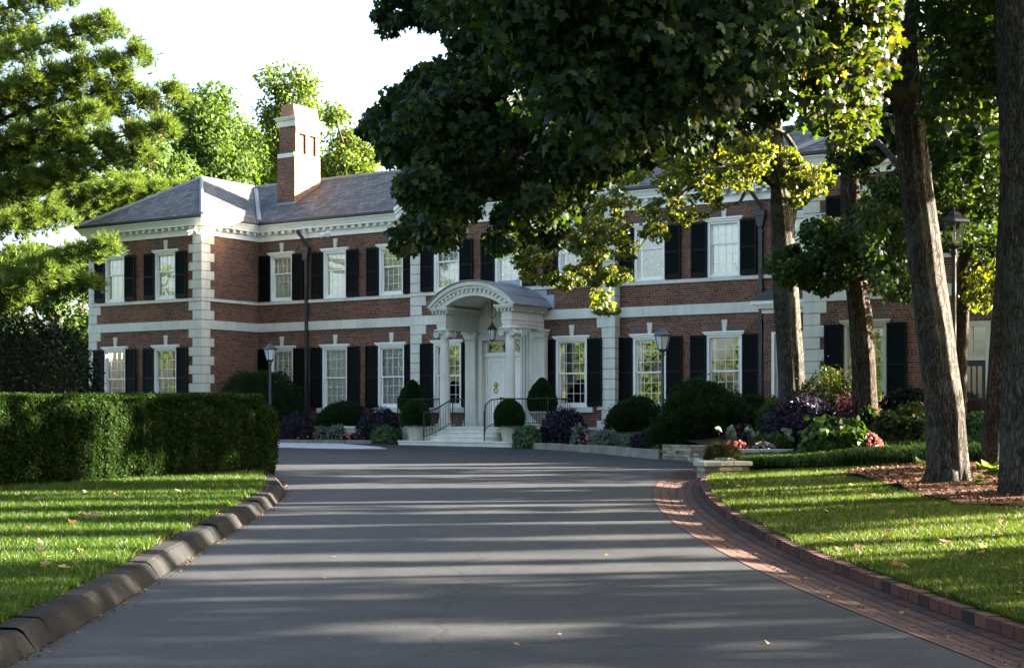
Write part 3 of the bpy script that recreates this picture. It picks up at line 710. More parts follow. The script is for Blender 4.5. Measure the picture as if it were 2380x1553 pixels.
def window(x, d, kind, upper=True, sh=(True, True), mat='white'):
    y = -d; tagk = ('u' if upper else 'l')
    w, z0, z1 = (UW, UZ0, UZ1) if upper else (LWD, LZ0, LZ1)
    f = child('window', 'frame'+tagk+mat, M[mat], house, lambda: frame(w, z0, z1, 2 if upper else 3, 3), (x, y, 0))
    child('window_head', 'head'+tagk+mat, M[mat], f, lambda: head(w, z1))
    def pm():
        b = MB(); mid = z0+(z1-z0)*(.6 if upper else .5); b.quad((-w+.1, .09, z0+.1), (w-.1, .09, z0+.1), (w-.1, .09, mid), (-w+.1, .09, mid)); b.quad((-w+.1, .052, mid), (w-.1, .052, mid), (w-.1, .052, z1-.1), (-w+.1, .052, z1-.1)); return b
    child('pane', 'pane'+tagk, M['glass'], f, pm)
    if kind == 'curtain': child('curtain', 'curt'+tagk, M['curtain'], f, lambda: curtain_mesh(w+.1, z0, z1))
    if kind == 'drape': child('curtain', 'drape'+tagk, M['curtain'], f, lambda: curtain_mesh(w+.1, z0, z1, w*.62))
    if kind == 'blind': child('blind', 'blind'+tagk, M['blind'], f, lambda: blind_mesh(w-.02, z0+.05, z1-.05))
    if kind != 'curtain': child('dim_room', 'room'+tagk, M['dark'], f, lambda: room_mesh(w, z0, z1))
    if not upper:
        def sm():
            b = MB(); b.box(-w-.22, w+.22, -.12, .1, z0-.17, z0-.001); return b
        child('sill', 'sill', M['stone'], f, sm)
    sw = .545
    for s, on in zip((-1, 1), sh):
        if on: child('shutter', 'shut'+tagk, M['shutter'], house, lambda: shutter_mesh(sw, z0+.03, z1+.02), (x+(-w-sw-.01 if s < 0 else w+.01), y, 0))
    zt = z1+.13
    child('keystone', 'key', M['stone'], house, key_mesh, (x, y, zt))
    child('flat_arch', 'arch'+tagk, [M['brick_arch'], M['mortar']], house, lambda: arch_mesh(w), (x, y, zt))
    return f
kinds_u = ['curtain', 'curtain', 'blind', 'blind', 'blind', 'drape', 'drape', 'curtain', 'drape', 'curtain', 'curtain', 'drape', 'drape', 'drape']
for (x, d), k in zip(up_win, kinds_u):
    window(x, d, k, True, (x != 22.0, x not in (22.0,)), 'cream' if x > 23 else 'white')
kinds_l = ['blind', 'curtain', 'blind', 'drape', 'drape', 'drape', 'drape', 'drape', 'drape', 'drape', 'drape']
for (x, d), k in zip(lo_win, kinds_l): window(x, d, k, False, (True, True), 'cream' if x > 23 else 'white')

# ---- downpipes with leader heads, floodlights
def downpipe(x, zb):
    b = MB(); b.tube([(x-.22, -.34, 8.40), (x-.2, -.3, 8.3), (x, -.12, 7.95), (x, -.1, 7.8)], .06, 8)
    b.box(x-.17, x+.17, -.22, -.01, 7.62, 7.78); b.prism([(x-.08, 7.28), (x+.08, 7.28), (x+.15, 7.62), (x-.15, 7.62)], -.19, -.02)
    b.box(x-.055, x+.055, -.13, -.02, zb, 7.28)
    for z in (7.1, 5.4, 4.5, 2.6): b.box(x-.085, x+.085, -.135, -.005, z, z+.06)
    b.build('downpipe', M['copper'], house)
downpipe(2.46, .6); downpipe(20.6, .6)
def flood(x, y, z):
    b = MB(); b.tube([(x, y, z+.12), (x, y, z)], .02, 6)
    for sx in (-.16, .16):
        b.tube([(x, y, z), (x+sx*.4, y-.03, z-.02)], .02, 6); b.tube([(x+sx*.4, y-.02, z), (x+sx*1.1, y-.2, z-.12)], [.045, .085], 12)
    b.build('floodlight', M['white'], house)
flood(3.72, -.36, 8.2); flood(-.02, -3.3, 8.25)

# ---- one storey bay in the corner by the right wing
b = MB(); bx0, bx1, by = 20.98, RW0-.04, -.75
wall(b, bx0, bx1, .3, 4.62, by, [(21.25, 22.55, 1.83, 4.04)]); b.quad((bx0, 0, .3), (bx0, by, .3), (bx0, by, 4.62), (bx0, 0, 4.62))
bay = b.build('bay', M['brick'], house)
b = MB()
for o, z0, z1 in ((.04, 4.6, 4.74), (.2, 4.74, 4.80), (.24, 4.80, 4.86), (.30, 4.86, 4.97)): b.box(bx0-o, bx1, by-o, .0, z0, z1-.002)
b.build('bay_cornice', M['white'], bay)
b = MB(); b.prism([(bx0-.33, 4.97), (bx1, 4.97), (bx1, 5.3), (bx0+.3, 5.3)], by-.33, 0.); b.build('bay_roof', M['copper'], bay)
f = child('window', 'framelwhite', M['white'], bay, lambda: None, (21.9, by, 0)); f.scale = (1.08, 1, 1)
child('pane', 'panel', M['glass'], f, None); child('dim_room', 'rooml', M['dark'], f, None); child('curtain', 'drapel', M['curtain'], f, None)
child('keystone', 'key', M['stone'], bay, None, (21.9, by, 4.17))

# ---- front door in its stone surround
y0 = -PVD
b = MB()
pxs = (10.2, 12.98)                                                       # pilaster centres
b.box(10.2, DOOR[0], y0-.1, y0+.02, FLOOR, 5.0); b.box(DOOR[1], 12.98, y0-.1, y0+.02, FLOOR, 5.0); b.box(DOOR[0], DOOR[1], y0-.1, y0+.02, DZ1, 5.35)
b.box(10.2, DOOR[0]-.0, y0-.098, y0, 5.0, 5.35); b.box(DOOR[1], 12.98, y0-.098, y0, 5.0, 5.35)
for k, (o, p) in enumerate(((.28, .13), (.19, .17), (.1, .2))):           # stepped architrave
    for x0, x1 in ((DOOR[0]-o, DOOR[0]-o+.085), (DOOR[1]+o-.085, DOOR[1]+o)): b.box(x0, x1, y0-p, y0-.09, FLOOR, DZ1+o-.09)
    b.box(DOOR[0]-o, DOOR[1]+o, y0-p, y0-.09, DZ1+o-.088, DZ1+o)
b.build('door_surround', M['stone'], house)
b = MB(); b.box(DOOR[0], DOOR[1], y0-.02, y0+.15, 3.52, 3.68); b.box(DOOR[0]-.03, DOOR[1]+.03, y0-.07, y0+.1, 3.56, 3.62)
b.box(DOOR[0], DOOR[1], y0+.02, y0+.15, 4.0, DZ1); 
for x in (DOOR[0], DOOR[1]-.07): b.box(x, x+.07, y0+.0, y0+.15, FLOOR, 4.0)
for t in range(9):                                                        # curved tracery of the fanlight
    u0, u1 = t/9, (t+1)/9; X = lambda u: DOOR[0]+.1+u*(DOOR[1]-DOOR[0]-.2)
    for sg in (1, -1): b.tube([(X(u0), y0+.06, 3.84+sg*.12*math.cos(u0*math.pi*2)), (X(u1), y0+.06, 3.84+sg*.12*math.cos(u1*math.pi*2))], .009, 4)
dr = b.build('door_frame', M['white'], house)
b = MB(); b.quad((DOOR[0], y0+.08, 3.68), (DOOR[1], y0+.08, 3.68), (DOOR[1], y0+.08, 4.0), (DOOR[0], y0+.08, 4.0)); b.build('transom_pane', M['glass'], dr)
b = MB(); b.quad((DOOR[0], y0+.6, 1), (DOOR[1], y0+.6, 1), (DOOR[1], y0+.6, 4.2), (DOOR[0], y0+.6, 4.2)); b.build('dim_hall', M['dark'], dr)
for k in range(2):
    xa = DOOR[0]+.07+k*.68; xb = xa+.68
    b = MB(); b.box(xa+.004, xb-.004, y0+.06, y0+.1, FLOOR+.02, 3.52)
    zs = [FLOOR+.02, FLOOR+.3, 2.06, 2.16, 2.86, 2.96, 3.4, 3.52]
    for x0, x1 in ((xa+.004, xa+.1), (xb-.1, xb-.004)): b.box(x0, x1, y0+.035, y0+.061, FLOOR+.02, 3.52)
    for z0, z1 in ((FLOOR+.02, FLOOR+.25), (2.02, 2.14), (2.88, 2.98), (3.4, 3.52)): b.box(xa+.1, xb-.1, y0+.036, y0+.061, z0, z1)
    for z0, z1 in ((FLOOR+.31, 1.96), (2.2, 2.82), (3.04, 3.34)): b.box(xa+.16, xb-.16, y0+.045, y0+.061, z0, z1)
    d_ = b.build('door', M['white'], house, bevel=.006)
    if k == 0:
        b = MB(); b.lathe([(.0, 0), (.05, .01), (.075, .05), (.06, .1), (.035, .14), (.0, .16)], (xa+.34, y0+.02, 2.52), 10)
        for t in range(8): b.tube([(xa+.34, y0+.03, 2.6), (xa+.34+.1*math.cos(t*.785), y0+.03, 2.6+.1*math.sin(t*.785))], [.02, .008], 5)
        pts = [(xa+.34+.07*math.sin(a), y0+.015, 2.4-.08*math.cos(a)) for a in np.linspace(0, 2*math.pi, 14)]; b.tube(pts, .018, 6)
        b.build('door_knocker', M['brass'], d_, smooth=True)
        b = MB(); b.lathe([(0, 0), (.03, .01), (.035, .03), (.02, .06), (0, .065)], (xb-.06, y0+.0, 1.98), 10); b.box(xb-.085, xb-.035, y0+.02, y0+.036, 1.9, 2.18); b.build('door_handle', M['brass'], d_)

# ---- the portico: barrel vault on two Ionic columns
pcx = 11.55; CD = 2.1                                                     # axis, depth of the columns
colx = (pcx-1.31, pcx+1.27)
b = MB(); b.box(10.04, 13.18, -2.6, -PVD, .5, FLOOR-.045); b.box(10.02, 13.2, -2.64, -PVD, FLOOR-.045, FLOOR)
porch = b.build('portico', M['stone'], house)
for x in colx:
    b = MB(); y = -CD
    b.box(x-.235, x+.235, y-.235, y+.235, FLOOR, FLOOR+.09)
    b.lathe([(.225, .09), (.235, .13), (.225, .17), (.19, .19), (.19, .21), (.205, .24), (.19, .27), (.172, .29), (.17, .9), (.168, 1.4), (.16, 2.1), (.146, 2.9), (.142, 2.93), (.155, 2.95), (.155, 2.97), (.14, 2.99), (.14, 3.02)], (x, y, FLOOR), 28)
    c_ = b.build('column', M['stone'], porch, smooth=False)
    for p in c_.data.polygons: p.use_smooth = len(p.vertices) == 4 and abs(p.normal.z) < .9 and p.area < .2
    b = MB(); zc = FLOOR+3.02
    b.lathe([(.15, 0), (.2, .04), (.21, .07)], (x, y, zc-.02), 20)
    b.box(x-.22, x+.22, y-.2, y+.2, zc+.05, zc+.1); b.box(x-.25, x+.25, y-.25, y+.25, zc+.135, zc+.18); b.box(x-.22, x+.22, y-.22, y+.22, zc+.1, zc+.135)
    for sx in (-1, 1):                                                    # scrolls
        for sy in (-1, 1):
            pts = []; rad = []
            for t in np.linspace(0, 4.2*math.pi, 40):
                r = .115*(1-t/(4.6*math.pi)); pts.append((x+sx*(.2+r*math.sin(t)), y+sy*.205, zc-.0+r*math.cos(t))); rad.append(.022*(1-t/(9*math.pi)))
            b.tube(pts, rad, 6)
            b.lathe([(.0, 0), (.02, .005), (.02, .03)], (0, 0, 0), 8, 0, Matrix.Translation((x+sx*.2, y+sy*.205, zc)) @ Matrix.Rotation(math.pi/2*sy, 4, 'X'))
        b.tube([(x+sx*.2, y-.2, zc), (x+sx*.2, y, zc+.0), (x+sx*.2, y+.2, zc)], [.105, .07, .105], 14)
    for t in range(-2, 3): b.tube([(x+t*.045, y-.2, zc+.02), (x+t*.05, y-.215, zc+.1-.012*abs(t))], [.012, .02], 6)
    b.build('capital', M['stone'], c_, smooth=True)
for x in pxs:                                                             # flat pilasters against the wall
    b = MB(); y1 = y0-.1; w = .2
    b.box(x-w, x+w, y1-.2, y1, FLOOR+.3, 4.12); b.box(x-w-.06, x+w+.06, y1-.27, y1, FLOOR, FLOOR+.12); b.box(x-w-.045, x+w+.045, y1-.25, y1, FLOOR+.12, FLOOR+.22); b.box(x-w-.02, x+w+.02, y1-.22, y1, FLOOR+.22, FLOOR+.3)
    b.box(x-w-.015, x+w+.015, y1-.215, y1, 4.0, 4.03); b.prism([(x-w, 4.12), (x+w, 4.12), (x+w+.08, 4.32), (x-w-.08, 4.32)], y1-.26, y1); b.box(x-w-.1, x+w+.1, y1-.3, y1, 4.32, 4.38)
    b.build('pilaster', M['stone'], porch)
for x in colx:                                                            # the two side beams
    b = MB()
    ya, yb = -CD-.2, y0-.1
    b.box(x-.17, x+.17, ya, yb, 4.39, 4.5); b.box(x-.185, x+.185, ya-.012, yb, 4.5, 4.62); b.box(x-.21, x+.21, ya-.035, yb, 4.62, 4.66); b.box(x-.19, x+.19, ya-.015, yb, 4.66, 4.88)
    b.box(x-.34, x+.34, ya-.16, yb, 4.985, 5.04); b.box(x-.38, x+.38, ya-.2, yb, 5.04, 5.1); b.box(x-.21, x+.21, ya-.03, yb, 4.88, 4.986)
    n = 15
    for k in range(n):
        yy = ya+.05+k*(yb-ya-.1)/(n-1)
        for sx in (-1, 1): b.box(x+sx*.26-.05, x+sx*.26+.05, yy-.034, yy+.034, 4.905, 4.984)
    for k in range(5): b.box(x-.28+k*.14-.034, x-.28+k*.14+.034, ya-.11, ya-.02, 4.905, 4.984)
    b.build('entablature', M['stone'], porch)
# vault: segmental arch, outer radius from half-width and rise
def arc(hwid, rise, zb, n=36, cx=pcx):
    R = (hwid*hwid+rise*rise)/(2*rise); a = math.asin(hwid/R); return [(cx+R*math.sin(t), zb+rise-R+R*math.cos(t)) for t in np.linspace(-a, a, n)]
yf, yw = -CD-.42, -PVD
def shell(outer, inner, ya, yb, mo=0):
    b = MB(); n = len(outer)
    for k in range(n-1):
        b.quad((*outer[k][:1], ya, outer[k][1]), (outer[k+1][0], ya, outer[k+1][1]), (outer[k+1][0], yb, outer[k+1][1]), (outer[k][0], yb, outer[k][1]), mo)
        b.quad((inner[k+1][0], ya, inner[k+1][1]), (inner[k][0], ya, inner[k][1]), (inner[k][0], yb, inner[k][1]), (inner[k+1][0], yb, inner[k+1][1]), 0)
        b.quad((inner[k][0], ya, inner[k][1]), (inner[k+1][0], ya, inner[k+1][1]), (outer[k+1][0], ya, outer[k+1][1]), (outer[k][0], ya, outer[k][1]), 0)
    for k in (0, n-1): b.quad((inner[k][0], ya, inner[k][1]), (outer[k][0], ya, outer[k][1]), (outer[k][0], yb, outer[k][1]), (inner[k][0], yb, inner[k][1]), 0)
    return b
ZS = 5.1
shell(arc(1.74, .80, ZS), arc(1.60, .67, ZS), yf-.02, yw).build('archivolt', M['stone'], porch)
shell(arc(1.66, .72, ZS), arc(1.50, .57, ZS), yf+.05, yw).build('archivolt_fascia', M['stone'], porch)
shell(arc(1.52, .58, ZS), arc(1.12, .34, ZS), yf+.12, yf+.34).build('arch_face', M['stone'], porch)
b = MB(); A_, B_ = arc(1.5, .555, ZS, 19), arc(1.36, .47, ZS, 19)          # arch dentils
for k in range(1, 18):
    (x1, z1), (x2, z2) = A_[k], B_[k]; tx, tz = (z1-z2), -(x1-x2); L = math.hypot(tx, tz); tx, tz = tx/L*.036, tz/L*.036
    b.prism([(x1-tx, z1-tz), (x2-tx, z2-tz), (x2+tx, z2+tz), (x1+tx, z1+tz)], yf+.055, yf+.13)
b.build('arch_dentils', M['stone'], porch)
shell(arc(1.14, .36, ZS), arc(1.10, .33, ZS), yf+.3, yw-.08).build('vault_ceiling', M['stone'], porch)
shell(arc(1.80, .84, ZS), arc(1.76, .81, ZS), yf-.07, yw).build('vault_roof', M['lead'], porch)
b = MB(); pts = arc(1.82, .86, ZS, 11)
for k in range(10):                                                       # stepped lead flashing against the brick
    (xa, za), (xb, zb) = pts[k], pts[k+1]; b.box(xa, xb, yw-.012, yw+.002, ZS-.05, max(za, zb)+.13)
b.build('stepped_flashing', plain('bright_lead', (.3, .34, .4), .5, .4, var=.15), porch)
b = MB()
for x in np.linspace(-1.5, 1.5, 6):
    R = (1.8*1.8+.84*.84)/(2*.84); z = ZS+.84-R+math.sqrt(R*R-x*x); b.tube([(pcx+x, yf-.06, z+.006), (pcx+x, yw, z+.006)], .012, 5)
b.build('roof_seam', M['lead'], porch)

# ---- steps and platform in front of the portico
def rounded(x0, x1, y0, y1, r, n=6):
    pts = [(x1, y1), (x0, y1)]
    for cx, cy, a0 in ((x0+r, y0+r, math.pi), (x1-r, y0+r, 1.5*math.pi)):
        pts += [(cx+r*math.cos(a0+math.pi/2*k/n), cy+r*math.sin(a0+math.pi/2*k/n)) for k in range(n+1)]
    return pts
GZ = .6
st = []
for k, (x0, x1, yy, r, z0, z1) in enumerate(((9.35, 13.95, -3.72, .3, .4, GZ+.15), (10.3, 13.0, -3.28, .35, .5, GZ+.3), (10.42, 12.9, -2.98, .15, .5, GZ+.445))):
    b = MB(); b.slab(rounded(x0+.025, x1-.025, yy+.025, -PVD-.02, r), z0, z1-.045); b.slab(rounded(x0, x1, yy, -PVD-.02, r), z1-.045, z1)
    st.append(b.build('step', M['stone'], house, bevel=.012))
for x0, x1 in ((8.15, 10.02), (13.2, 14.2)):                              # cheek blocks beside the porch floor
    b = MB(); b.box(x0, x1, -2.05, -PVD-.02, .4, FLOOR-.08); b.box(x0-.03, x1+.03, -2.08, -PVD-.02, FLOOR-.08, FLOOR+.0); b.build('cheek_wall', M['stone'], house)
# side door of the right wing, glazed with a barred storm door
yd = -3
b = MB(); rc = (RD0+RD1)/2
for x in (RD0, RD1-.12): b.box(x, x+.12, yd-.05, yd+.14, 1.25, 4.02)
b.box(RD0+.12, RD1-.12, yd-.05, yd+.14, 3.88, 4.02); b.box(RD0+.12, RD1-.12, yd-.04, yd+.14, 3.0, 3.12)
for k in (1, 2): x = RD0+.12+(RD1-RD0-.24)*k/3; b.box(x-.02, x+.02, yd+.0, yd+.05, 3.12, 3.88)
b.box(RD0+.12, RD1-.12, yd+.002, yd+.048, 3.48, 3.52)
sd = b.build('side_door_frame', M['cream'], house)
b = MB(); b.quad((RD0+.12, yd+.03, 3.12), (RD1-.12, yd+.03, 3.12), (RD1-.12, yd+.03, 3.88), (RD0+.12, yd+.03, 3.88)); b.build('transom_pane', M['glass'], sd)
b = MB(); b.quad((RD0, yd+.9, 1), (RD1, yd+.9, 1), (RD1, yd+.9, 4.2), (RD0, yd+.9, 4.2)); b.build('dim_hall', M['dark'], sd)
b = MB()
for x in (RD0+.12, RD1-.22): b.box(x, x+.1, yd-.02, yd+.03, 1.25, 2.98)
for z0, z1 in ((1.25, 1.45), (1.95, 2.02), (2.85, 2.98)): b.box(RD0+.22, RD1-.22, yd-.018, yd+.028, z0, z1)
for k in range(1, 6): x = RD0+.22+(RD1-RD0-.44)*k/6; b.box(x-.012, x+.012, yd-.01, yd+.01, 1.45, 2.85)
sdo = b.build('side_door', M['iron'], house)
b = MB(); b.box(RD0+.13, RD1-.13, yd+.06, yd+.1, 1.25, 2.98); b.build('door_panel', M['wood'], sdo)
b = MB(); b.quad((RD0+.22, yd+.02, 1.45), (RD1-.22, yd+.02, 1.45), (RD1-.22, yd+.02, 2.85), (RD0+.22, yd+.02, 2.85)); b.build('pane', M['glass'], sdo)
child('keystone', 'key', M['stone'], house, None, (rc, yd, 4.1)); child('flat_arch', 'archl', None, house, None, (rc, yd, 4.1))

# ------------------------------------------------------------------ ground, drive, lawns
def sheet(name, fx, ys, mat, dz=0, xs=None, zf=None, kind='structure'):
    """strip between fx(Y)->(x0,x1) with nx columns"""
    b = MB(); nx_ = 10
    for i in range(len(ys)-1):
        for j in range(nx_):
            q = []
            for yy, jj in ((ys[i], j), (ys[i], j+1), (ys[i+1], j+1), (ys[i+1], j)):
                x0, x1 = fx(yy); x = x0+(x1-x0)*jj/nx_; q.append((x, yy, (zf(x, yy) if zf else g(yy))+dz))
            b.quad(*q)
    o = b.build(name, mat, smooth=True); o['kind'] = kind; return o
ys_far = [-120, -60, -20, 0, 10, 20, 30, 40, 50, 60, 80, 120, 200, 400, 900]
sheet('ground', lambda Y: (-900, 900), ys_far, M['far_ground'], -.06)
def interp(pts):
    ys_ = [p[1] for p in pts]; xs_ = [p[0] for p in pts]
    return lambda Y: float(np.interp(Y, ys_, xs_))
KL = [(-3.1, -6), (-3.1, 4), (-3.1, 9.03), (-3.11, 11.1), (-3.16, 12.87), (-3.29, 15.17), (-3.44, 19.93), (-3.6, 23.6), (-3.86, 25.4), (-4.18, 27.3), (-4.6, 29.2), (-5.2, 31), (-6.5, 32.6), (-9, 33.8), (-14, 34.6), (-40, 36)]      # foot of the left kerb
GL = [(4.5, -6), (3.55, 4), (2.98, 9.24), (2.64, 11.3), (2.39, 13.3), (2.23, 15.45), (2.08, 18.5), (2.14, 22.6), (2.53, 26.9), (3.25, 30.7), (4.0, 33.3), (4.55, 34.3)]                   # edge of the brick gutter
BK = [(5.2, -6), (4.25, 4), (3.58, 9.2), (3.42, 10.2), (3.12, 13.1), (2.93, 15.1), (2.87, 17.3), (2.88, 19.5), (2.95, 22.3), (3.3, 26.4), (3.6, 28.3), (3.9, 29.7), (4.4, 31), (5.2, 33)]                    # foot of the brick kerb
def dense(pts, step=.35):
    P = np.array(pts, dtype=float); d = np.r_[0, np.cumsum(np.hypot(*np.diff(P, axis=0).T))]; n = int(d[-1]/step)
    t = np.linspace(0, d[-1], n+1)
    def cr(k):                                        # smooth through the points
        v = np.interp(t, d, P[:, k]); ker = np.ones(9)/9; w = np.r_[[v[0]]*4, v, [v[-1]]*4]; return np.convolve(w, ker, 'valid')
    return np.stack([cr(0), cr(1)], 1), t
kl, klt = dense(KL); gl, glt = dense(GL); bk, bkt = dense(BK)
# asphalt: one sheet, left of the gutter, round the court to the house
drv = [tuple(p) for p in kl][::-1]
rightside = [tuple(p) for p in gl]+[(4.75, 35.2), (4.35, 37.0), (3.7, 39.2), (3.0, 41.5), (2.4, 43.5)]
sl_, sr_ = hw(9.2, 3.9), hw(14.1, 3.85)
outline = rightside+[(sr_.x+.9, sr_.y-.6), (sr_.x, sr_.y+.35), (sl_.x, sl_.y+.35), tuple(hw(8.6, 3.4))[:2], tuple(hw(6, 4.0))[:2], tuple(hw(2, 5.0))[:2], tuple(hw(-8, 7))[:2], (-40, 62)]+drv
import bmesh
bm = bmesh.new(); vs = [bm.verts.new((x, y, 0)) for x, y in outline]; fc = bm.faces.new(vs); bmesh.ops.triangulate(bm, faces=[fc])
for k in range(3): bmesh.ops.subdivide_edges(bm, edges=[e for e in bm.edges if e.calc_length() > 2.5], cuts=1); bmesh.ops.triangulate(bm, faces=[f for f in bm.faces if len(f.verts) > 3])
for v in bm.verts: v.co.z = g(v.co.y)+.0
bm.normal_update()
for f in bm.faces:
    if f.normal.z < 0: f.normal_flip()
me = bpy.data.meshes.new('driveway'); bm.to_mesh(me); bm.free(); me.materials.append(M['asphalt']); dv = link(bpy.data.objects.new('driveway', me)); dv['kind'] = 'structure'
def strip(name, A, B, za, zb, mat, t, uvw=1., cols=6, dip=0., kind='structure'):
    b = MB(); n = min(len(A), len(B))
    for i in range(n-1):
        for j in range(cols):
            q = []; uv = []
            for ii, jj in ((i, j), (i, j+1), (i+1, j+1), (i+1, j)):
                f = jj/cols; x = A[ii][0]*(1-f)+B[ii][0]*f; y = A[ii][1]*(1-f)+B[ii][1]*f
                q.append((x, y, g(y)+za*(1-f)+zb*f-dip*math.sin(f*math.pi))); uv.append((t[ii], f*uvw))
            b.quad(q[0], q[1], q[2], q[3], 0, uv)
    o = b.build(name, mat, uv=True, smooth=True); o['kind'] = kind; return o
def resample(P, n):
    d = np.r_[0, np.cumsum(np.hypot(*np.diff(P, axis=0).T))]; t = np.linspace(0, d[-1], n); return np.stack([np.interp(t, d, P[:, k]) for k in (0, 1)], 1), t
NG = 130
gA, gt = resample(gl, NG); bA, bt = resample(bk, NG)
strip('brick_gutter', gA, bA, .004, .0, M['paver'], gt, .72, 8, .035)
# concrete kerb on the left, cast in lengths with a sloping face
def offset_line(P, d):
    T = np.gradient(P, axis=0); T /= np.linalg.norm(T, axis=1, keepdims=True); return P+np.stack([-T[:, 1], T[:, 0]], 1)*d
prof = [(0, -.05), (.015, .0), (.1, .125), (.14, .15), (.3, .155), (.315, .0), (.315, -.06)]
b = MB(); rings = []
kk, kt = resample(kl, 170)
lines = [offset_line(kk, o) for o, z in prof]
for i in range(len(kk)-1):
    jit = .012*math.sin(i*.7)+.008*math.sin(i*1.9)
    gap = .012 if (i % 9 == 8) else 0
    for k in range(len(prof)-1):
        q = []
        for ii, kq in ((i, k), (i, k+1), (i+1, k+1), (i+1, k)):
            p = lines[kq][ii]; p2 = lines[kq][i+1]; p = p if ii == i else p*(1-gap*2.5)+lines[kq][i]*gap*2.5
            q.append((p[0], p[1], g(p[1])+prof[kq][1]+(jit if prof[kq][1] > .1 else 0)*.4-(.012 if gap and ii != i and prof[kq][1] > .05 else 0)))
        b.quad(q[0], q[3], q[2], q[1])
ke = b.build('concrete_kerb', M['concrete'], smooth=False); ke['kind'] = 'structure'
def edging():
    m = NM('edging_brick'); r = m.node('ShaderNodeNewGeometry').outputs['Random Per Island']
    c = m.ramp(r, [(0, (.024, .015, .016)), (.45, (.06, .025, .019)), (1, (.1, .045, .032))])
    m.col(m.mix(c, m.ramp(m.noise(m.tc(), 12, 4), [(.3, (.7, .7, .7)), (.7, (1.2, 1.2, 1.2))]), 1., 'MULTIPLY')); return m.set(.85, .2)
# brick kerb on the right: single bricks on end
b = MB(); bd, bdt = resample(bk, int(bkt[-1]/.215)); bo = offset_line(bd, -.0)
for i in range(len(bd)-1):
    p, q = bd[i], bd[i+1]; t = (q-p)/np.linalg.norm(q-p); nrm = np.array([t[1], -t[0]]); L = np.linalg.norm(q-p)-.012; h = .095+random.uniform(-.007, .007)
    Mx = Matrix(((t[0], nrm[0], 0, p[0]), (t[1], nrm[1], 0, p[1]), (0, 0, 1, g(p[1])), (0, 0, 0, 1)))
    b.box(0, L, 0, .115, -.06, h, 0, Mx)
ke = b.build('brick_kerb', edging(), bevel=.006); ke['kind'] = 'structure'
# lawns
klx = interp([(p[0]-.3, p[1]) for p in KL[:12]])
LZ = .14
def lawn_l(Y): return (-14, klx(Y))
sheet('left_lawn', lawn_l, list(np.linspace(-6, 31, 30)), M['lawnbase'], LZ-.015)
bkx = interp([(p[0]+.11, p[1]) for p in BK])
def rz_(x, Y): return g(Y)+.085+max(0, x-bkx(Y))*.035
sheet('right_lawn', lambda Y: (bkx(Y), bkx(Y)+11), list(np.linspace(-6, 33, 32)), M['lawnbase'], -.012, zf=rz_)
# bark mulch under the three near trunks
mo = [at(1955, 1131, 27.6), at(2060, 1165, 24.4), at(2130, 1205, 21.8), at(2230, 1240, 19.8), at(2420, 1262, 18.8)]
mpoly = [(m_.x, m_.y) for m_ in mo]+[(11, 17.5), (13, 21), (13, 28), (9.5, 29.5), (7.2, 29.2)]
def pip(x, y, poly):
    r = False; j = len(poly)-1
    for i in range(len(poly)):
        if (poly[i][1] > y) != (poly[j][1] > y) and x < (poly[j][0]-poly[i][0])*(y-poly[i][1])/(poly[j][1]-poly[i][1])+poly[i][0]: r = not r
        j = i
    return r
def pip_np(P, poly):
    x, y = P[:, 0], P[:, 1]; r = np.zeros(len(P), bool); j = len(poly)-1
    for i in range(len(poly)):
        c = ((poly[i][1] > y) != (poly[j][1] > y)) & (x < (poly[j][0]-poly[i][0])*(y-poly[i][1])/(poly[j][1]-poly[i][1]+1e-9)+poly[i][0]); r ^= c; j = i
    return r
bm = bmesh.new(); vs = [bm.verts.new((x, y, 0)) for x, y in mpoly]; fc = bm.faces.new(vs); bmesh.ops.triangulate(bm, faces=[fc])
for k in range(5): bmesh.ops.subdivide_edges(bm, edges=[e for e in bm.edges if e.calc_length() > .5], cuts=1); bmesh.ops.triangulate(bm, faces=[f for f in bm.faces if len(f.verts) > 3])
for v in bm.verts:
    edge = min(1, min(math.dist((v.co.x, v.co.y), p) for p in mpoly)/1.2); v.co.z = rz_(v.co.x, v.co.y)+.03+.04*edge*(1+.5*math.sin(v.co.x*5)*math.sin(v.co.y*4))
bm.normal_update()
for f in bm.faces:
    if f.normal.z < 0: f.normal_flip()
me = bpy.data.meshes.new('mulch_bed'); bm.to_mesh(me); bm.free(); me.materials.append(M['mulch']); mb_ = link(bpy.data.objects.new('mulch_bed', me)); mb_['kind'] = 'structure'
N = 14000; P = np.stack([rng.uniform(5.5, 13, N), rng.uniform(18, 29.5, N), np.zeros(N)], 1); P = P[pip_np(P, mpoly)]
P[:, 2] = [rz_(x, y)+.075+.02*math.sin(x*5)*math.sin(y*4) for x, y in P[:, :2]]
V, Fq = scatter(P, rng.normal(size=P.shape)*.5+np.array([0, 0, 1]), rng.uniform(.03, .085, len(P)), tpl([(-.5, -.16, 0), (.5, -.16, 0), (.5, .16, .1), (-.5, .16, 0)], [(0, 1, 2, 3)]))
o = np_mesh('mulch_chips', V, Fq, leaf_mat('mulch_chip', (.04, .017, .009), (.22, .11, .055), .05, None, .8, .2)); o['kind'] = 'stuff'
# raised planting ground on the right, terrace soil by the house
def bedz(x, Y):
    t = min(1, max(0, (Y-31.5)/7)); r = min(1, max(0, (x-4.2)/5)); return g(Y)+.22+.55*t*(.45+.55*r)+.35*r*t
sheet('planting_bed', lambda Y: (float(np.interp(Y, [30.6, 33, 36, 40, 46], [4.4, 5.0, 4.7, 4.0, 2.6])), 30), list(np.linspace(30.6, 46, 22)), M['soil'], zf=bedz)

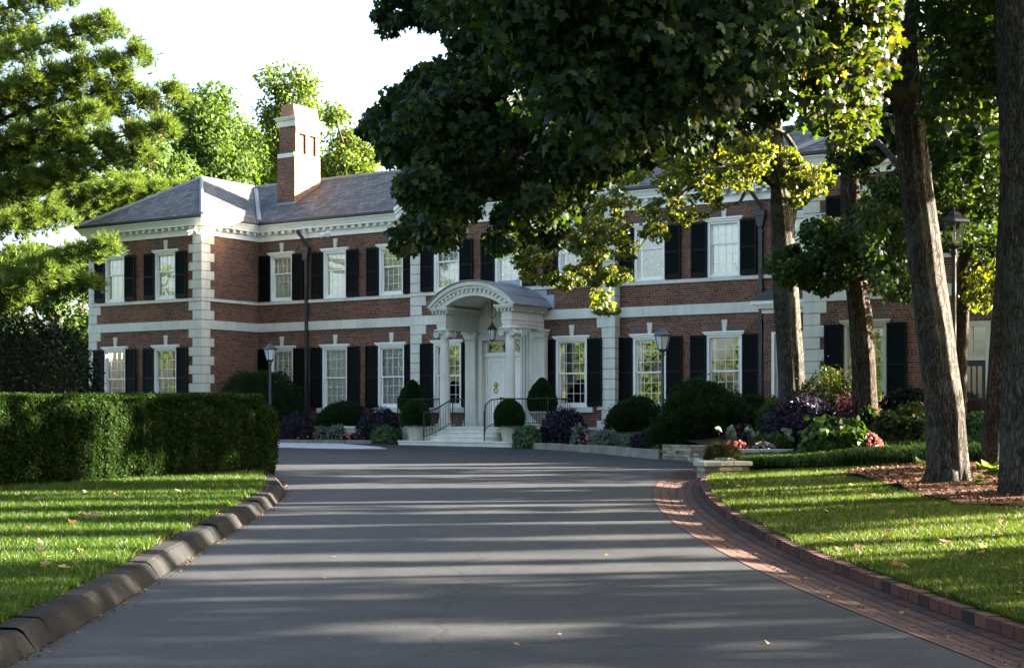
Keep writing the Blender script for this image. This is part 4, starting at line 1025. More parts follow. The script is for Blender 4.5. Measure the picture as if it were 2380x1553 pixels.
# ------------------------------------------------------------------ terrace walls, kerb stones, stacked stone
def hbox(b, s0, s1, d0, d1, z0, z1, m=0):
    b.box(s0, s1, -d1, -d0, z0, z1, m, HM)
def terrace(s0, s1, label):
    o = empty('terrace_wall', hw((s0+s1)/2, 2.2, .6)); tag(o, label, 'garden wall', 'low terrace walls before the house')
    inv = o.matrix_world
    b = MB(); P = HM.copy(); P.translation -= o.location
    b.box(s0, s1, -2.2, -1.9, .3, FLOOR-.09, 0, P)
    w_ = b.build('masonry', M['stone'], o)
    b = MB(); b.box(s0, s1, -2.24, -1.86, FLOOR-.09, FLOOR, 0, P); b.build('coping', M['stone'], o, bevel=.01)
terrace(1.0, 8.15, 'low pale stone wall in front of the yew, left of the front steps')
terrace(14.2, 20.4, 'low pale stone wall between the front steps and the large yew mound')
b = MB(); hbox(b, .3, 8.15, 0, 1.95, .2, FLOOR-.14); hbox(b, 14.2, 20.8, 0, 1.95, .2, FLOOR-.14); o = b.build('terrace_soil', M['soil']); o['kind'] = 'structure'
# flower beds along the drive
b = MB(); b.slab([tuple(hw(1, 2.2))[:2], tuple(hw(8.2, 2.2))[:2], tuple(hw(9.3, 2.5))[:2], tuple(hw(9.3, 3.5))[:2], tuple(hw(8.4, 3.3))[:2], tuple(hw(5, 4.1))[:2], tuple(hw(1, 4.9))[:2]][::-1], .3, .7); o = b.build('flower_bed', M['soil']); o['kind'] = 'structure'
SCURB = [tuple(hw(14.1, 3.75))[:2], (1.05, 44.3), (1.9, 42.7), (2.6, 41.0), (3.2, 39.2), (3.75, 37.6)]
b = MB(); b.slab([tuple(hw(14.0, 2.2))[:2]]+SCURB+[(5.6, 38.3), tuple(hw(20.5, 2.2))[:2]], .2, .68); o = b.build('flower_bed', M['soil']); o['kind'] = 'structure'
def curb(pts, label, h0, h1):
    P, t = resample(np.array(pts), max(3, int(sum(math.dist(pts[i], pts[i+1]) for i in range(len(pts)-1))/.8)))
    b = MB()
    for i in range(len(P)-1):
        p, q = P[i], P[i+1]; T = (q-p)/np.linalg.norm(q-p); n_ = np.array([-T[1], T[0]]); L = np.linalg.norm(q-p)-.012
        Mx = Matrix(((T[0], n_[0], 0, p[0]), (T[1], n_[1], 0, p[1]), (0, 0, 1, 0), (0, 0, 0, 1)))
        b.box(0, L, -.06, .09, .2, h0+(h1-h0)*i/len(P)+random.uniform(-.01, .01), 0, Mx)
    o = b.build('edging_stone', M['kerbstone'], bevel=.012); tag(o, label, 'stone edging')
curb(SCURB, 'tan kerb stones edging the flower bed right of the steps', .74, .71)
curb([tuple(hw(1, 4.95))[:2], tuple(hw(5, 4.15))[:2], tuple(hw(8.2, 3.4))[:2]], 'low kerb stones edging the flower bed left of the steps', .74, .74)
def stacked(pts, z0, z1, label, depth=.3, cap=True, name='stone_wall'):
    o = empty(name, (pts[0][0], pts[0][1], z0)); tag(o, label, 'stone wall')
    b = MB(); c = MB()
    for i in range(len(pts)-1):
        p, q = np.array(pts[i]), np.array(pts[i+1]); T = (q-p)/np.linalg.norm(q-p); n_ = np.array([-T[1], T[0]]); L = np.linalg.norm(q-p)
        Mx = Matrix(((T[0], n_[0], 0, p[0]-pts[0][0]), (T[1], n_[1], 0, p[1]-pts[0][1]), (0, 0, 1, -z0), (0, 0, 0, 1)))
        z = z0
        while z < z1-.02:
            h = min(random.uniform(.045, .1), z1-z); x = 0
            while x < L-.01:
                w = min(random.uniform(.16, .6), L-x); 
                if L-x-w < .1: w = L-x
                b.box(x+.004, x+w-.004, random.uniform(-.025, .02), depth, z+.004, z+h-.003, 0, Mx); x += w
            z += h
        if cap:
            x = -.05
            while x < L:
                w = min(random.uniform(.6, 1.), L+.05-x); c.box(x+.003, x+w-.003, -.06, depth+.06, z1, z1+.085+random.uniform(-.006, .006), 0, Mx); x += w
    b.build('masonry', M['fieldstone'], o)
    if cap: c.build('coping', M['capstone'], o, bevel=.012)
    return o
stacked([(3.78, 37.55), (4.35, 36.2), (4.85, 34.9), (5.3, 33.9)], .2, .86, 'long curved dry stone wall below the large yew mound', cap=False)
stacked([(3.95, 31.8), (3.8, 29.45), (4.75, 29.85)], .1, .575, 'near stone planter wall with a flat pale cap at the lawn corner')
stacked([(4.75, 32.3), (5.9, 32.1), (7.6, 32.7)], .3, .76, 'back stone wall with pale cap below the pink begonias')
# pale pebbles by the far drive
gp = [hw(1.0, 5.3), hw(4.8, 4.3), hw(7.3, 3.95), (-4.15, 46.3, 0), (-3.75, 44.7, 0), (-5.2, 44.8, 0), (-8.0, 46.4, 0), (-12, 50, 0)]
b = MB(); b.slab([(p[0], p[1]) for p in gp][::-1], .5, g(47)+.014); o = b.build('pebble_strip', M['gravel']); o['kind'] = 'structure'
for v in o.data.vertices:
    if v.co.z > .52: v.co.z = g(v.co.y)+.012

# ------------------------------------------------------------------ railings
def railing(label, pts, posts, base, ext=None):
    """pts: top rail points (s, d, z); base: height of the foot below each top point"""
    o = empty('stair_railing', hw(pts[0][0], pts[0][1], pts[0][2]-base[0])); tag(o, label, 'railing', 'black iron railings of the front steps')
    off = o.location
    W = [hw(*p)-off for p in pts]
    b = MB(); b.tube(W, .022, 8); b.build('handrail', M['iron'], o, smooth=True)
    b = MB(); lo = [w-Vector((0, 0, bz-.12)) for w, bz in zip(W, base)]; b.tube(lo, .012, 6)
    L = [0]
    for i in range(len(W)-1): L.append(L[-1]+(W[i+1]-W[i]).length)
    n = int(L[-1]/.115)
    for k in range(1, n):
        t = L[-1]*k/n; i = max(j for j in range(len(L)-1) if L[j] <= t); f = (t-L[i])/(L[i+1]-L[i]); b.tube([lo[i].lerp(lo[i+1], f), W[i].lerp(W[i+1], f)], .008, 5)
    b.build('balusters', M['iron'], o)
    for i in posts:
        b = MB(); b.tube([W[i]-Vector((0, 0, base[i])), W[i]+Vector((0, 0, .02))], .021, 8); b.lathe([(0, 0), (.035, .01), (.035, .03), (0, .06)], tuple(W[i]), 10); b.build('post', M['iron'], o)
railing('black iron railing rising up the left side of the front steps', [(10.36, 3.42, 1.62), (10.55, 2.95, 1.8), (10.68, 2.5, 2.02), (10.7, 2.3, 2.1), (10.6, 1.5, 2.1)], (0, 3, 4), [.87, .88, .87, .9, .9])
railing('black iron railing curving up the right side of the front steps', [(12.72, 3.42, 1.62), (12.58, 3.15, 1.9), (12.55, 2.8, 2.06), (12.7, 2.45, 2.1), (13.1, 2.2, 2.1), (13.2, .6, 2.1)], (0, 3, 5), [.87, .9, .9, .9, .9, .9])
railing('black iron railing along the left cheek wall behind the clipped ball', [(9.95, 2.0, 2.1), (8.2, 2.0, 2.1), (8.2, .5, 2.1)], (0, 1), [.9, .9, .9])
railing('short black iron railing along the right cheek wall behind the urn', [(13.25, 1.95, 2.1), (14.15, 1.95, 2.1), (14.15, .5, 2.1)], (1,), [.9, .9, .9])

# ------------------------------------------------------------------ hanging lantern
L0 = hw(pcx, 1.25, 0); lo_ = empty('hanging_lantern', (L0.x, L0.y, 4.03)); lo_.scale = (.88, .88, .97); tag(lo_, 'aged bronze six sided lantern hanging under the portico vault on curled rods', 'lantern')
b = MB()
for r0, z0, r1, z1 in ((.1, .03, .155, .36),):
    for k in range(6):
        a = 2*math.pi*k/6; b.tube([(r0*math.cos(a), r0*math.sin(a), z0), (r1*math.cos(a), r1*math.sin(a), z1)], .012, 6)
b.lathe([(.0, -.06), (.03, -.05), (.02, -.02), (.1, .0), (.115, .02), (.1, .035)], (0, 0, 0), 6); b.lathe([(.15, .35), (.19, .37), (.18, .4), (.1, .5), (.05, .55), (.035, .62), (.0, .66)], (0, 0, 0), 6)
b.build('lantern_frame', M['bronze'], lo_)
b = MB()
for k in range(6):
    a0, a1 = 2*math.pi*k/6, 2*math.pi*(k+1)/6; b.quad((.1*math.cos(a0), .1*math.sin(a0), .03), (.1*math.cos(a1), .1*math.sin(a1), .03), (.152*math.cos(a1), .152*math.sin(a1), .36), (.152*math.cos(a0), .152*math.sin(a0), .36))
b.build('lamp_pane', M['frosted'], lo_)
b = MB(); b.tube([(0, 0, .64), (0, 0, 1.4)], .012, 6)
for k in range(3):
    a = 2*math.pi*k/3+.4; c, s = math.cos(a), math.sin(a); b.tube([(0, 0, .8), (c*.06, s*.06, .77), (c*.13, s*.13, .82), (c*.15, s*.15, .95), (c*.17, s*.17, 1.22), (c*.22, s*.22, 1.33), (c*.3, s*.3, 1.36), (c*.34, s*.34, 1.3), (c*.3, s*.3, 1.26)], .01, 6)
b.build('hanging_rod', M['bronze'], lo_, smooth=True)

# ------------------------------------------------------------------ lamp posts
def lamp_post(label, x, y, z0, ztop, k, mat, gmat, sides=6, grp='street lanterns on posts'):
    o = empty('lamp_post', (x, y, z0), .3); tag(o, label, 'lamp post', grp); H_ = ztop-z0; zb = H_-.62*k
    b = MB(); b.lathe([(.13, 0), (.13, .04), (.1, .06), (.09, .22), (.06, .26), (.05, .32), (.042, zb-.12), (.06, zb-.1), (.06, zb-.05), (.05, zb)], (0, 0, 0), 14); b.build('post', mat, o, smooth=False)
    b = MB()
    b.lathe([(.05*k, 0), (.09*k, .02*k), (.135*k, .05*k), (.14*k, .075*k)], (0, 0, zb), sides)
    for j in range(sides):
        a = 2*math.pi*j/sides; b.tube([(.12*k*math.cos(a), .12*k*math.sin(a), zb+.07*k), (.21*k*math.cos(a), .21*k*math.sin(a), zb+.42*k)], .012*k, 5)
    b.build('lantern_frame', mat, o)
    b = MB()
    for j in range(sides):
        a0, a1 = 2*math.pi*j/sides, 2*math.pi*(j+1)/sides; b.quad((.12*k*math.cos(a0), .12*k*math.sin(a0), zb+.07*k), (.12*k*math.cos(a1), .12*k*math.sin(a1), zb+.07*k), (.21*k*math.cos(a1), .21*k*math.sin(a1), zb+.42*k), (.21*k*math.cos(a0), .21*k*math.sin(a0), zb+.42*k))
    b.build('lamp_pane', gmat, o)
    b = MB(); b.lathe([(.2*k, .41*k), (.255*k, .425*k), (.255*k, .46*k), (.225*k, .475*k), (.13*k, .54*k), (.11*k, .58*k), (.05*k, .615*k), (.02*k, .62*k), (.022*k, .66*k), (0, .69*k)], (0, 0, zb), sides); b.build('lantern_roof', mat, o)
    b = MB(); b.lathe([(.02, 0), (.03, .1*k), (.035, .2*k), (0, .28*k)], (0, 0, zb+.06*k), 10); b.build('bulb', M['frosted'], o, smooth=True)
    return o
p = at(628, 900, 51.3); lamp_post('blue green lantern post by the left yew, farthest from the drive', p.x, p.y, .6, 4.02, 1.0, M['verdigris'], M['frosted'])
p = at(1540, 900, 40.0); lamp_post('blue green lantern post rising from the shrubs by the right windows', p.x, p.y, .6, 3.9, 1.02, M['verdigris'], M['frosted'])
p = at(2217, 900, 29.5); lamp_post('tall black lantern post between the tree trunks on the right', p.x, p.y, .75, 5.62, 1.22, M['black'], M['lampglass'])

# ------------------------------------------------------------------ pots and clipped shrubs on the steps
def pot(label, s, d, z, r, h, name='stone_pot'):
    p = hw(s, d, z); o = empty(name, p); tag(o, label, 'planter', 'pale stone planters on the steps')
    b = MB(); b.lathe([(r*.62, 0), (r*.64, .03), (r*.6, .06), (r*.7, h*.35), (r*.86, h*.75), (r*.93, h*.86), (r*1.0, h*.88), (r*1.02, h*.97), (r*.98, h), (r*.86, h), (r*.84, h*.93), (0, h*.93)], (0, 0, 0), 32); b.build('bowl', M['urn'], o, smooth=True)
    b = MB()
    for sx in (-1, 1): b.tube([(sx*r*.86, 0, h*.72), (sx*r*1.02, 0, h*.74), (sx*r*1.06, 0, h*.62), (sx*r*.95, 0, h*.55), (sx*r*.82, 0, h*.57)], .025, 6)
    b.build('handle', M['urn'], o, smooth=True)
    b = MB(); b.lathe([(r*.85, h*.94), (0, h*.96)], (0, 0, 0), 24); b.build('soil', M['soil'], o)
    return p
pot('pale stone pot on the left end of the bottom step', 9.75, 3.05, GZ+.15, .36, .52)
pot('pale stone pot on the right end of the bottom step', 13.42, 3.05, GZ+.15, .36, .52)
def topi(label, s, d, z, w, h, shape, n=5200):
    p = hw(s, d, z)
    return shrub('topiary', label, 'topiary', p, w, w, h, n, .07, M['topiary'], SPRIG if shape != 'cone' else SPRIG, 'clipped evergreens in the stone planters', base=.45, core=.86, shape=shape, lump=.03, up=.2)
topi('clipped round evergreen ball in the left step pot', 9.75, 3.05, GZ+.15+.46, .92, .84, 'mound')
topi('clipped round evergreen ball in the right step pot', 13.42, 3.05, GZ+.15+.46, .92, .84, 'mound')
for s, lab, lab2 in ((8.4, 'pale stone urn behind the left clipped ball', 'clipped evergreen cone behind the ball left of the steps'), (13.62, 'wide pale stone urn on a block right of the portico', 'clipped evergreen cone in the urn right of the portico')):
    d = 1.45; p = hw(s, d, FLOOR); o = empty('stone_urn', p); tag(o, lab, 'urn', 'pale stone urns beside the portico')
    b = MB(); b.lathe([(.2, 0), (.2, .05), (.12, .09), (.11, .14), (.2, .2), (.34, .33), (.42, .44), (.45, .46), (.45, .5), (.4, .5), (.38, .46), (0, .45)], (0, 0, 0), 32); b.build('bowl', M['urn'], o, smooth=True)
    b = MB(); b.box(-.2, .2, -.2, .2, -.0, .03); b.build('foot', M['urn'], o)
    topi(lab2, s, d, FLOOR+.45, .92, 1.1, 'cone', 6000)

# ------------------------------------------------------------------ planting
def gz(x, Y):
    return g(Y)
def plant(name, label, cat, u0, u1, vt, vb, Y, n, size, mat, T=RHOMB, dr=.9, group=None, zb=None, **kw):
    p0, p1 = at(u0, vb, Y), at(u1, vt, Y); w = p1.x-p0.x; z0 = p0.z if zb is None else zb
    return shrub(name, label, cat, ((p0.x+p1.x)/2, Y, z0), w, w*dr, p1.z-z0, n, size, mat, T, group, **kw)
# left of the steps
plant('yew_shrub', 'large round yew in front of the left ground floor window behind the lamp post', 'shrub', 508, 708, 862, 1030, 53.2, 15000, .085, M['yew'], SPRIG, zb=.6, up=.3)
plant('yew_shrub', 'broad low yew on the terrace under the second ground floor window', 'shrub', 742, 858, 936, 1000, 52.3, 7000, .08, M['yew'], SPRIG, zb=1.0, up=.3)
PUR = 'purple leaved shrubs by the drive'
plant('purple_shrub', 'dark purple shrub beside the end of the clipped hedge', 'shrub', 645, 735, 962, 1032, 51.5, 2600, .13, M['purple'], LANCE, group=PUR, zb=.62)
plant('purple_shrub', 'dark purple shrub left of the clipped ball on the steps', 'shrub', 828, 934, 948, 1030, 50.2, 3000, .13, M['purple'], LANCE, group=PUR, zb=.66)
SIL = 'grey green variegated plants'
plant('variegated_plant', 'grey green plant beside the far purple shrub', 'plant', 730, 764, 990, 1031, 51, 500, .15, M['silver'], LANCE, group=SIL, zb=.66)
plant('variegated_plant', 'grey green leafy plant before the left terrace wall', 'plant', 760, 808, 988, 1031, 50.7, 800, .15, M['silver'], LANCE, group=SIL, zb=.66)
plant('pink_flowers', 'pink flowers left of the front steps', 'flowers', 795, 836, 1006, 1031, 50.2, 420, .07, M['holly'], OVAL, zb=.66, parts=(('blooms', M['pink'], RHOMB, 26, .07),))
plant('pink_flowers', 'two or three pink flowers under the purple shrub by the hedge', 'flowers', 690, 722, 1014, 1032, 50.6, 200, .06, M['holly'], OVAL, zb=.66, parts=(('blooms', M['pink'], RHOMB, 5, .06),))
GC = 'small round green shrubs beside the steps'
plant('euonymus_shrub', 'small light green mound left of the steps', 'shrub', 862, 932, 988, 1042, 49.6, 3600, .075, M['groundcover'], OVAL, group=GC, zb=.6)
plant('euonymus_shrub', 'small light green mound right of the steps', 'shrub', 1193, 1262, 988, 1043, 45.2, 3600, .075, M['groundcover'], OVAL, group=GC, zb=.55)
# right of the steps
plant('purple_shrub', 'dark purple shrub right of the steps with grey leaves over it', 'shrub', 1254, 1368, 954, 1040, 45.6, 3600, .14, M['purple'], LANCE, group=PUR, zb=.62)
plant('variegated_plant', 'grey green shoots against the right purple shrub', 'plant', 1326, 1366, 988, 1042, 44.4, 420, .15, M['silver'], LANCE, group=SIL, zb=.66)
plant('pink_flowers', 'pink flowers between purple and grey plants right of the steps', 'flowers', 1345, 1378, 1013, 1042, 43.9, 320, .07, M['holly'], OVAL, zb=.66, parts=(('blooms', M['pink'], RHOMB, 16, .07),))
plant('variegated_plant', 'broad grey green plant before the right terrace wall', 'plant', 1370, 1452, 1002, 1048, 42.9, 1700, .14, M['silver'], LANCE, group=SIL, zb=.66)
plant('variegated_plant', 'grey green plant left of the small purple shrub at the kerb', 'plant', 1440, 1482, 1012, 1050, 41.6, 600, .13, M['silver'], LANCE, group=SIL, zb=.66)
plant('purple_shrub', 'small dark purple shrub at the foot of the large yew mound', 'shrub', 1470, 1545, 1004, 1055, 40.4, 2200, .13, M['purple'], LANCE, group=PUR, zb=.66)
plant('euonymus_shrub', 'low green clump at the end of the kerb stones', 'shrub', 1512, 1552, 1036, 1062, 38.6, 500, .08, M['groundcover'], OVAL, zb=.6)
plant('yew_shrub', 'dark yew under the window left of the right lamp post', 'shrub', 1412, 1548, 926, 1000, 45.6, 7000, .08, M['yew'], SPRIG, zb=1.0, up=.3)
plant('yew_shrub', 'dark yew behind the big mound below the ground floor window', 'shrub', 1545, 1680, 884, 1000, 43.0, 7000, .08, M['yew'], SPRIG, zb=1.0, up=.3)
plant('yew_shrub', 'huge rounded yew mound above the curved stone wall', 'shrub', 1523, 1765, 903, 1046, 38.9, 20000, .09, M['yew'], SPRIG, zb=.62, up=.3, lump=.18)
plant('yew_shrub', 'dark yew right of the huge mound under the dark shutter', 'shrub', 1680, 1815, 925, 1010, 41.2, 8000, .085, M['yew'], SPRIG, zb=.9, up=.3)
plant('fern_shrub', 'feathery green shrub left of the slender maple trunk', 'shrub', 1752, 1850, 926, 1030, 38.0, 4500, .12, M['fern'], LANCE, zb=.9)
plant('nandina_shrub', 'airy yellow green nandina between the two slender trunks', 'shrub', 1838, 2020, 868, 1000, 36.4, 6500, .12, M['nandina'], LANCE, zb=1.1, core=.55, lump=.25)
plant('plum_shrub', 'sprawling dark purple shrub below the nandina', 'shrub', 1775, 1955, 928, 1050, 34.8, 6500, .14, M['purple'], LANCE, zb=.85, lump=.2)
plant('plum_shrub', 'reddish plum shrub right of the slender second trunk', 'shrub', 1925, 2045, 930, 1050, 34.2, 3600, .12, M['plum'], LANCE, zb=.85, core=.6, lump=.3)
plant('golden_shrub', 'yellow green shrub with tan shoots beside the plum shrub', 'shrub', 1985, 2050, 950, 1050, 33.6, 1800, .11, M['nandina'], OVAL, zb=.85, core=.6)
plant('hydrangea_bush', 'bright green broad leaved bush in front of the plum shrubs', 'shrub', 1868, 2030, 984, 1090, 32.0, 2600, .19, M['hydrangea'], BIG, zb=.62, lump=.2)
plant('coral_flowers', 'coral pink flowers right of the bright green bush', 'flowers', 1984, 2050, 1008, 1066, 31.6, 700, .08, M['plum'], OVAL, zb=.72, parts=(('blooms', M['coral'], RHOMB, 60, .055),))
plant('azalea_bush', 'dark green azalea with sunlit top left of the leaning trunk', 'shrub', 2022, 2175, 955, 1062, 33.0, 6500, .1, M['nandina'], OVAL, zb=.8, lump=.15)
plant('golden_shrub', 'pale tan and yellow shrub behind the azalea', 'shrub', 2080, 2190, 935, 1010, 35.5, 2000, .11, M['nandina'], LANCE, zb=1.1, core=.5)
plant('azalea_bush', 'dark green bush behind the leaning trunk by the side door', 'shrub', 2228, 2350, 962, 1075, 33.5, 4200, .1, M['groundcover'], OVAL, zb=.8)
plant('holly_shrub', 'dark shrub under the side windows of the right wing', 'shrub', 2030, 2220, 905, 1000, 38.0, 7000, .1, M['holly'], OVAL, zb=1.2)
plant('pink_begonias', 'bright pink and coral begonias above the stone wall', 'flowers', 1672, 1742, 1024, 1062, 33.4, 500, .07, M['plum'], OVAL, zb=.72, parts=(('blooms', M['coral'], RHOMB, 34, .055),))
plant('mauve_flowers', 'small mauve flowers beside the coral begonias', 'flowers', 1748, 1800, 1028, 1060, 33.3, 400, .07, M['groundcover'], OVAL, zb=.74, parts=(('blooms', M['mauve'], RHOMB, 22, .05),))
plant('fern_shrub', 'low light green fern patch behind the mauve flowers', 'shrub', 1745, 1840, 1008, 1050, 34.0, 1400, .11, M['hydrangea'], LANCE, zb=.76)
plant('coleus_plant', 'brown red coleus at the foot of the huge yew mound', 'plant', 1680, 1770, 990, 1050, 35.0, 900, .12, M['plum'], OVAL, zb=.76)
plant('bronze_sedge', 'bronze green tufted grass in the corner stone planter', 'grass tuft', 1642, 1716, 1044, 1078, 30.9, 500, .2, M['bronze_grass'], BLADES, zb=.5, core=0, up=1.2)
plant('sedum_mat', 'grey green sedum spilling over the stone planter cap', 'plant', 1650, 1718, 1064, 1085, 30.4, 900, .04, M['silver'], OVAL, zb=.55, core=0)
CAL = 'white caladium leaves by the yew mound'
for i, (u, v) in enumerate(((1688, 1000), (1700, 1016), (1745, 1006), (1830, 1006), (1848, 1018), (1870, 1012), (1885, 996), (1790, 1022))):
    p = at(u, v, 33.8); o = empty('caladium', (p.x, p.y, .8)); tag(o, 'white leaved caladium in the raised bed above the stone wall', 'plant', CAL)
    n = 5; P = np.stack([rng.normal(0, .1, n), rng.normal(0, .08, n), p.z-.8+rng.uniform(-.08, .1, n)], 1); y = rng.normal(size=(n, 3))*.5+np.array([.2, -.2, -.3])
    V, Fq = scatter(P, rng.normal(size=(n, 3))*.4+np.array([0, -.6, .6]), rng.uniform(.12, .2, n), BIG, y); np_mesh('leaves', V, Fq, M['white_leaf'], o)
    b = MB()
    for q in P: b.tube([(q[0]*.3, q[1]*.3, -.1), tuple(q)], .006, 4)
    b.build('stems', M['fern'], o)
HOS = 'lime hostas in the mulch'
def hosta(label, u, v, Y, r, n=16, mat='lime', z=None):
    p = at(u, v, Y); o = empty('hosta', (p.x, p.y, rz_(p.x, p.y)+.07)); tag(o, label, 'hosta', HOS)
    a = rng.uniform(0, 2*math.pi, n); e = rng.uniform(.35, 1.1, n); d = np.stack([np.cos(a)*np.cos(e), np.sin(a)*np.cos(e), np.sin(e)], 1)
    V, Fq = scatter(d*r*.75, np.cross(d, np.stack([-np.sin(a), np.cos(a), 0*a], 1))*-1, np.full(n, r*1.0)*rng.uniform(.7, 1.2, n), BIG, d+np.array([0, 0, -.7])); np_mesh('leaves', V, Fq, M[mat], o)
    b = MB()
    for q in d: b.tube([(0, 0, -.02), tuple(q*r*.5)], .008, 4)
    b.build('stems', M[mat], o)
hosta('lime green hosta between the two near trunks', 2318, 1140, 24.2, .3, 22)
hosta('small lime hosta at the foot of the leaning trunk', 2268, 1170, 22.7, .17, 7)
hosta('small lime hosta left of the leaning trunk at the back of the mulch', 2150, 1112, 27.6, .2, 9)
hosta('tiny wilting green hosta alone on the mulch', 2062, 1122, 26.4, .12, 6, 'hydrangea')

# lilyturf bank
N = 30000; P = np.stack([rng.uniform(4.7, 14.5, N), rng.uniform(29.6, 33.3, N), np.zeros(N)], 1)
front = np.interp(P[:, 0], [4.7, 6, 9, 14], [29.9, 30.1, 29.8, 29.6]); P = P[(P[:, 1] > front+.2*np.sin(P[:, 0]*3)) & ((P[:, 0] > 7.4) | (P[:, 1] < 31.9))]
P[:, 2] = [max(bedz(x, y), rz_(x, y)) for x, y in P[:, :2]]
n = len(P); a = rng.uniform(0, 2*math.pi, n); L = rng.uniform(.22, .46, n)*np.interp(P[:, 0], [4.7, 6, 7.5], [.5, .6, 1.]); w = .011
T = np.stack([np.cos(a), np.sin(a), 0*a], 1); Sd = np.stack([-np.sin(a), np.cos(a), 0*a], 1)*w
c1 = P+T*(L*.18)[:, None]+np.array([0, 0, .75])*L[:, None]; c2 = P+T*(L*.62)[:, None]+np.array([0, 0, .78])*L[:, None]; c3 = P+T*(L*.95)[:, None]+np.array([0, 0, .5])*L[:, None]
V = np.stack([P-Sd, P+Sd, c1-Sd, c1+Sd, c2-Sd*.8, c2+Sd*.8, c3-Sd*.15, c3+Sd*.15], 1).reshape(-1, 3); base_ = (np.arange(n)*8)[:, None, None]
Fq = (base_+np.array([(0, 1, 3, 2), (2, 3, 5, 4), (4, 5, 7, 6)])[None]).reshape(-1, 4)
o = np_mesh('lilyturf_grass', V, Fq, M['liriope']); o['kind'] = 'stuff'

# ------------------------------------------------------------------ grass
def blades(name, P, h, w, mat, lean=.45):
    n = len(P); a = rng.uniform(0, 2*math.pi, n); H_ = rng.uniform(.6, 1.25, n)*h; ln = rng.uniform(.05, lean, n)*H_
    T = np.stack([np.cos(a), np.sin(a), 0*a], 1); b_ = rng.uniform(0, math.pi, n); Sd = np.stack([np.cos(b_), np.sin(b_), 0*b_], 1)*w
    m1 = P+T*(ln*.3)[:, None]; m1[:, 2] += H_*.55; tip = P+T*ln[:, None]; tip[:, 2] += H_*.95
    V = np.stack([P-Sd, P+Sd, m1+Sd*.8, tip, m1-Sd*.8], 1).reshape(-1, 3); base_ = (np.arange(n)*5)[:, None]
    # quad + tip as two quads sharing the tip (degenerate-free: second face is a kite)
    F1 = base_+np.array([(0, 1, 2, 4)]); F2 = base_+np.array([(4, 2, 3, 3)])
    me = bpy.data.meshes.new(name); me.vertices.add(len(V)); me.vertices.foreach_set('co', V.astype(np.float32).ravel())
    lv = np.concatenate([F1, F2[:, :3]], 1).ravel().astype(np.int32); me.loops.add(len(lv)); me.loops.foreach_set('vertex_index', lv)
    ls = (np.arange(n)*7)[:, None]+np.array([[0, 4]]); me.polygons.add(2*n); me.polygons.foreach_set('loop_start', ls.ravel().astype(np.int32))
    me.materials.append(mat); me.update(calc_edges=True); me.validate(); o = link(bpy.data.objects.new(name, me)); o['kind'] = 'stuff'; return o
def lawn_pts(n, y0, y1, power=1.6):
    Y = y0+(y1-y0)*rng.uniform(0, 1, n)**power; return Y
N = 260000; Y = lawn_pts(N, 8.5, 31, 1.35); kx = np.interp(Y, [p[1] for p in KL[:12]], [p[0]-.31 for p in KL[:12]]); lx = -.352*Y-.6
X = lx+(kx-lx)*rng.uniform(0, 1, N)
keep = (lx < kx); P = np.stack([X, Y, np.zeros(N)], 1)[keep]; P[:, 2] = .0145*(P[:, 1]-6)+LZ-.03
ed = np.interp(P[:, 1], [p[1] for p in KL[:12]], [p[0]-.31 for p in KL[:12]])-P[:, 0]; P = P[(ed > .08) | (rng.uniform(size=len(P)) < .35)]
tuft = hash_noise(P, 2.1, 3)*.5+hash_noise(P, 7, 1)*.5
P = P[rng.uniform(size=len(P)) < .75+.35*tuft]
blades('left_grass', P, .105, .0055, M['grass'], .75)
N = 270000; Y = lawn_pts(N, 9, 31.2, 1.3); bx = np.interp(Y, [p[1] for p in BK], [p[0]+.13 for p in BK]); rx = .352*Y+.6
X = bx+(np.maximum(rx, bx)-bx)*rng.uniform(0, 1, N); P = np.stack([X, Y, np.zeros(N)], 1)[rx > bx+.05]
P = P[~pip_np(P, mpoly)]; P = P[P[:, 1] < np.interp(P[:, 0], [3.5, 4.75, 6, 9, 14], [29.35, 29.8, 30.2, 30.0, 29.8])]
P = P[rng.uniform(size=len(P)) < .7+.4*hash_noise(P, 1.7, 5)]
bxp = np.interp(P[:, 1], [p[1] for p in BK], [p[0]+.115 for p in BK]); P[:, 2] = .0145*(P[:, 1]-6)+.085+np.maximum(0, P[:, 0]-bxp)*.035-.02
blades('right_grass', P, .075, .0055, M['grass_r'], .8)

# ------------------------------------------------------------------ clipped hedge
hd = empty('clipped_hedge', (-6.5, 27, .3)); tag(hd, 'long square cut boxwood hedge with a rounded end on the left lawn', 'hedge')
A0, A1 = np.array([-13.2, 16.6]), np.array([-4.85, 29.2]); Th = (A1-A0)/np.linalg.norm(A1-A0); Nh = np.array([-Th[1], Th[0]]); HLEN = np.linalg.norm(A1-A0); HW = 1.9; HT = 1.9
# the face towards the drive runs A0..A1; the hedge is HW thick behind it and ends in a half circle
Ofs = np.array([-6.5, 27, .3])
def hedge_pt(s, q, kind):
    """s along 0..1 of perimeter face, q height 0..1"""
cc = A1+Nh*HW/2
n = 210000; u_ = rng.uniform(0, 1, n); arcl = math.pi*HW/2; tot = HLEN+arcl+HLEN*.25; t = u_*tot; Q = np.zeros((n, 3)); Nn = np.zeros((n, 3))
fr = t < HLEN; s_ = HLEN*(1-(1-t[fr]/HLEN)*.75); pf = A0+Th*s_[:, None]; Q[fr, :2] = pf; Nn[fr, :2] = -Nh
ar = (t >= HLEN) & (t < HLEN+arcl); th_ = (t[ar]-HLEN)/(HW/2); v_ = -Nh[None]*np.cos(th_)[:, None]+Th[None]*np.sin(th_)[:, None]; Q[ar, :2] = cc+v_*HW/2; Nn[ar, :2] = v_
bk_ = t >= HLEN+arcl; s_ = HLEN-(t[bk_]-HLEN-arcl); Q[bk_, :2] = A0+Th*s_[:, None]+Nh*HW; Nn[bk_, :2] = Nh
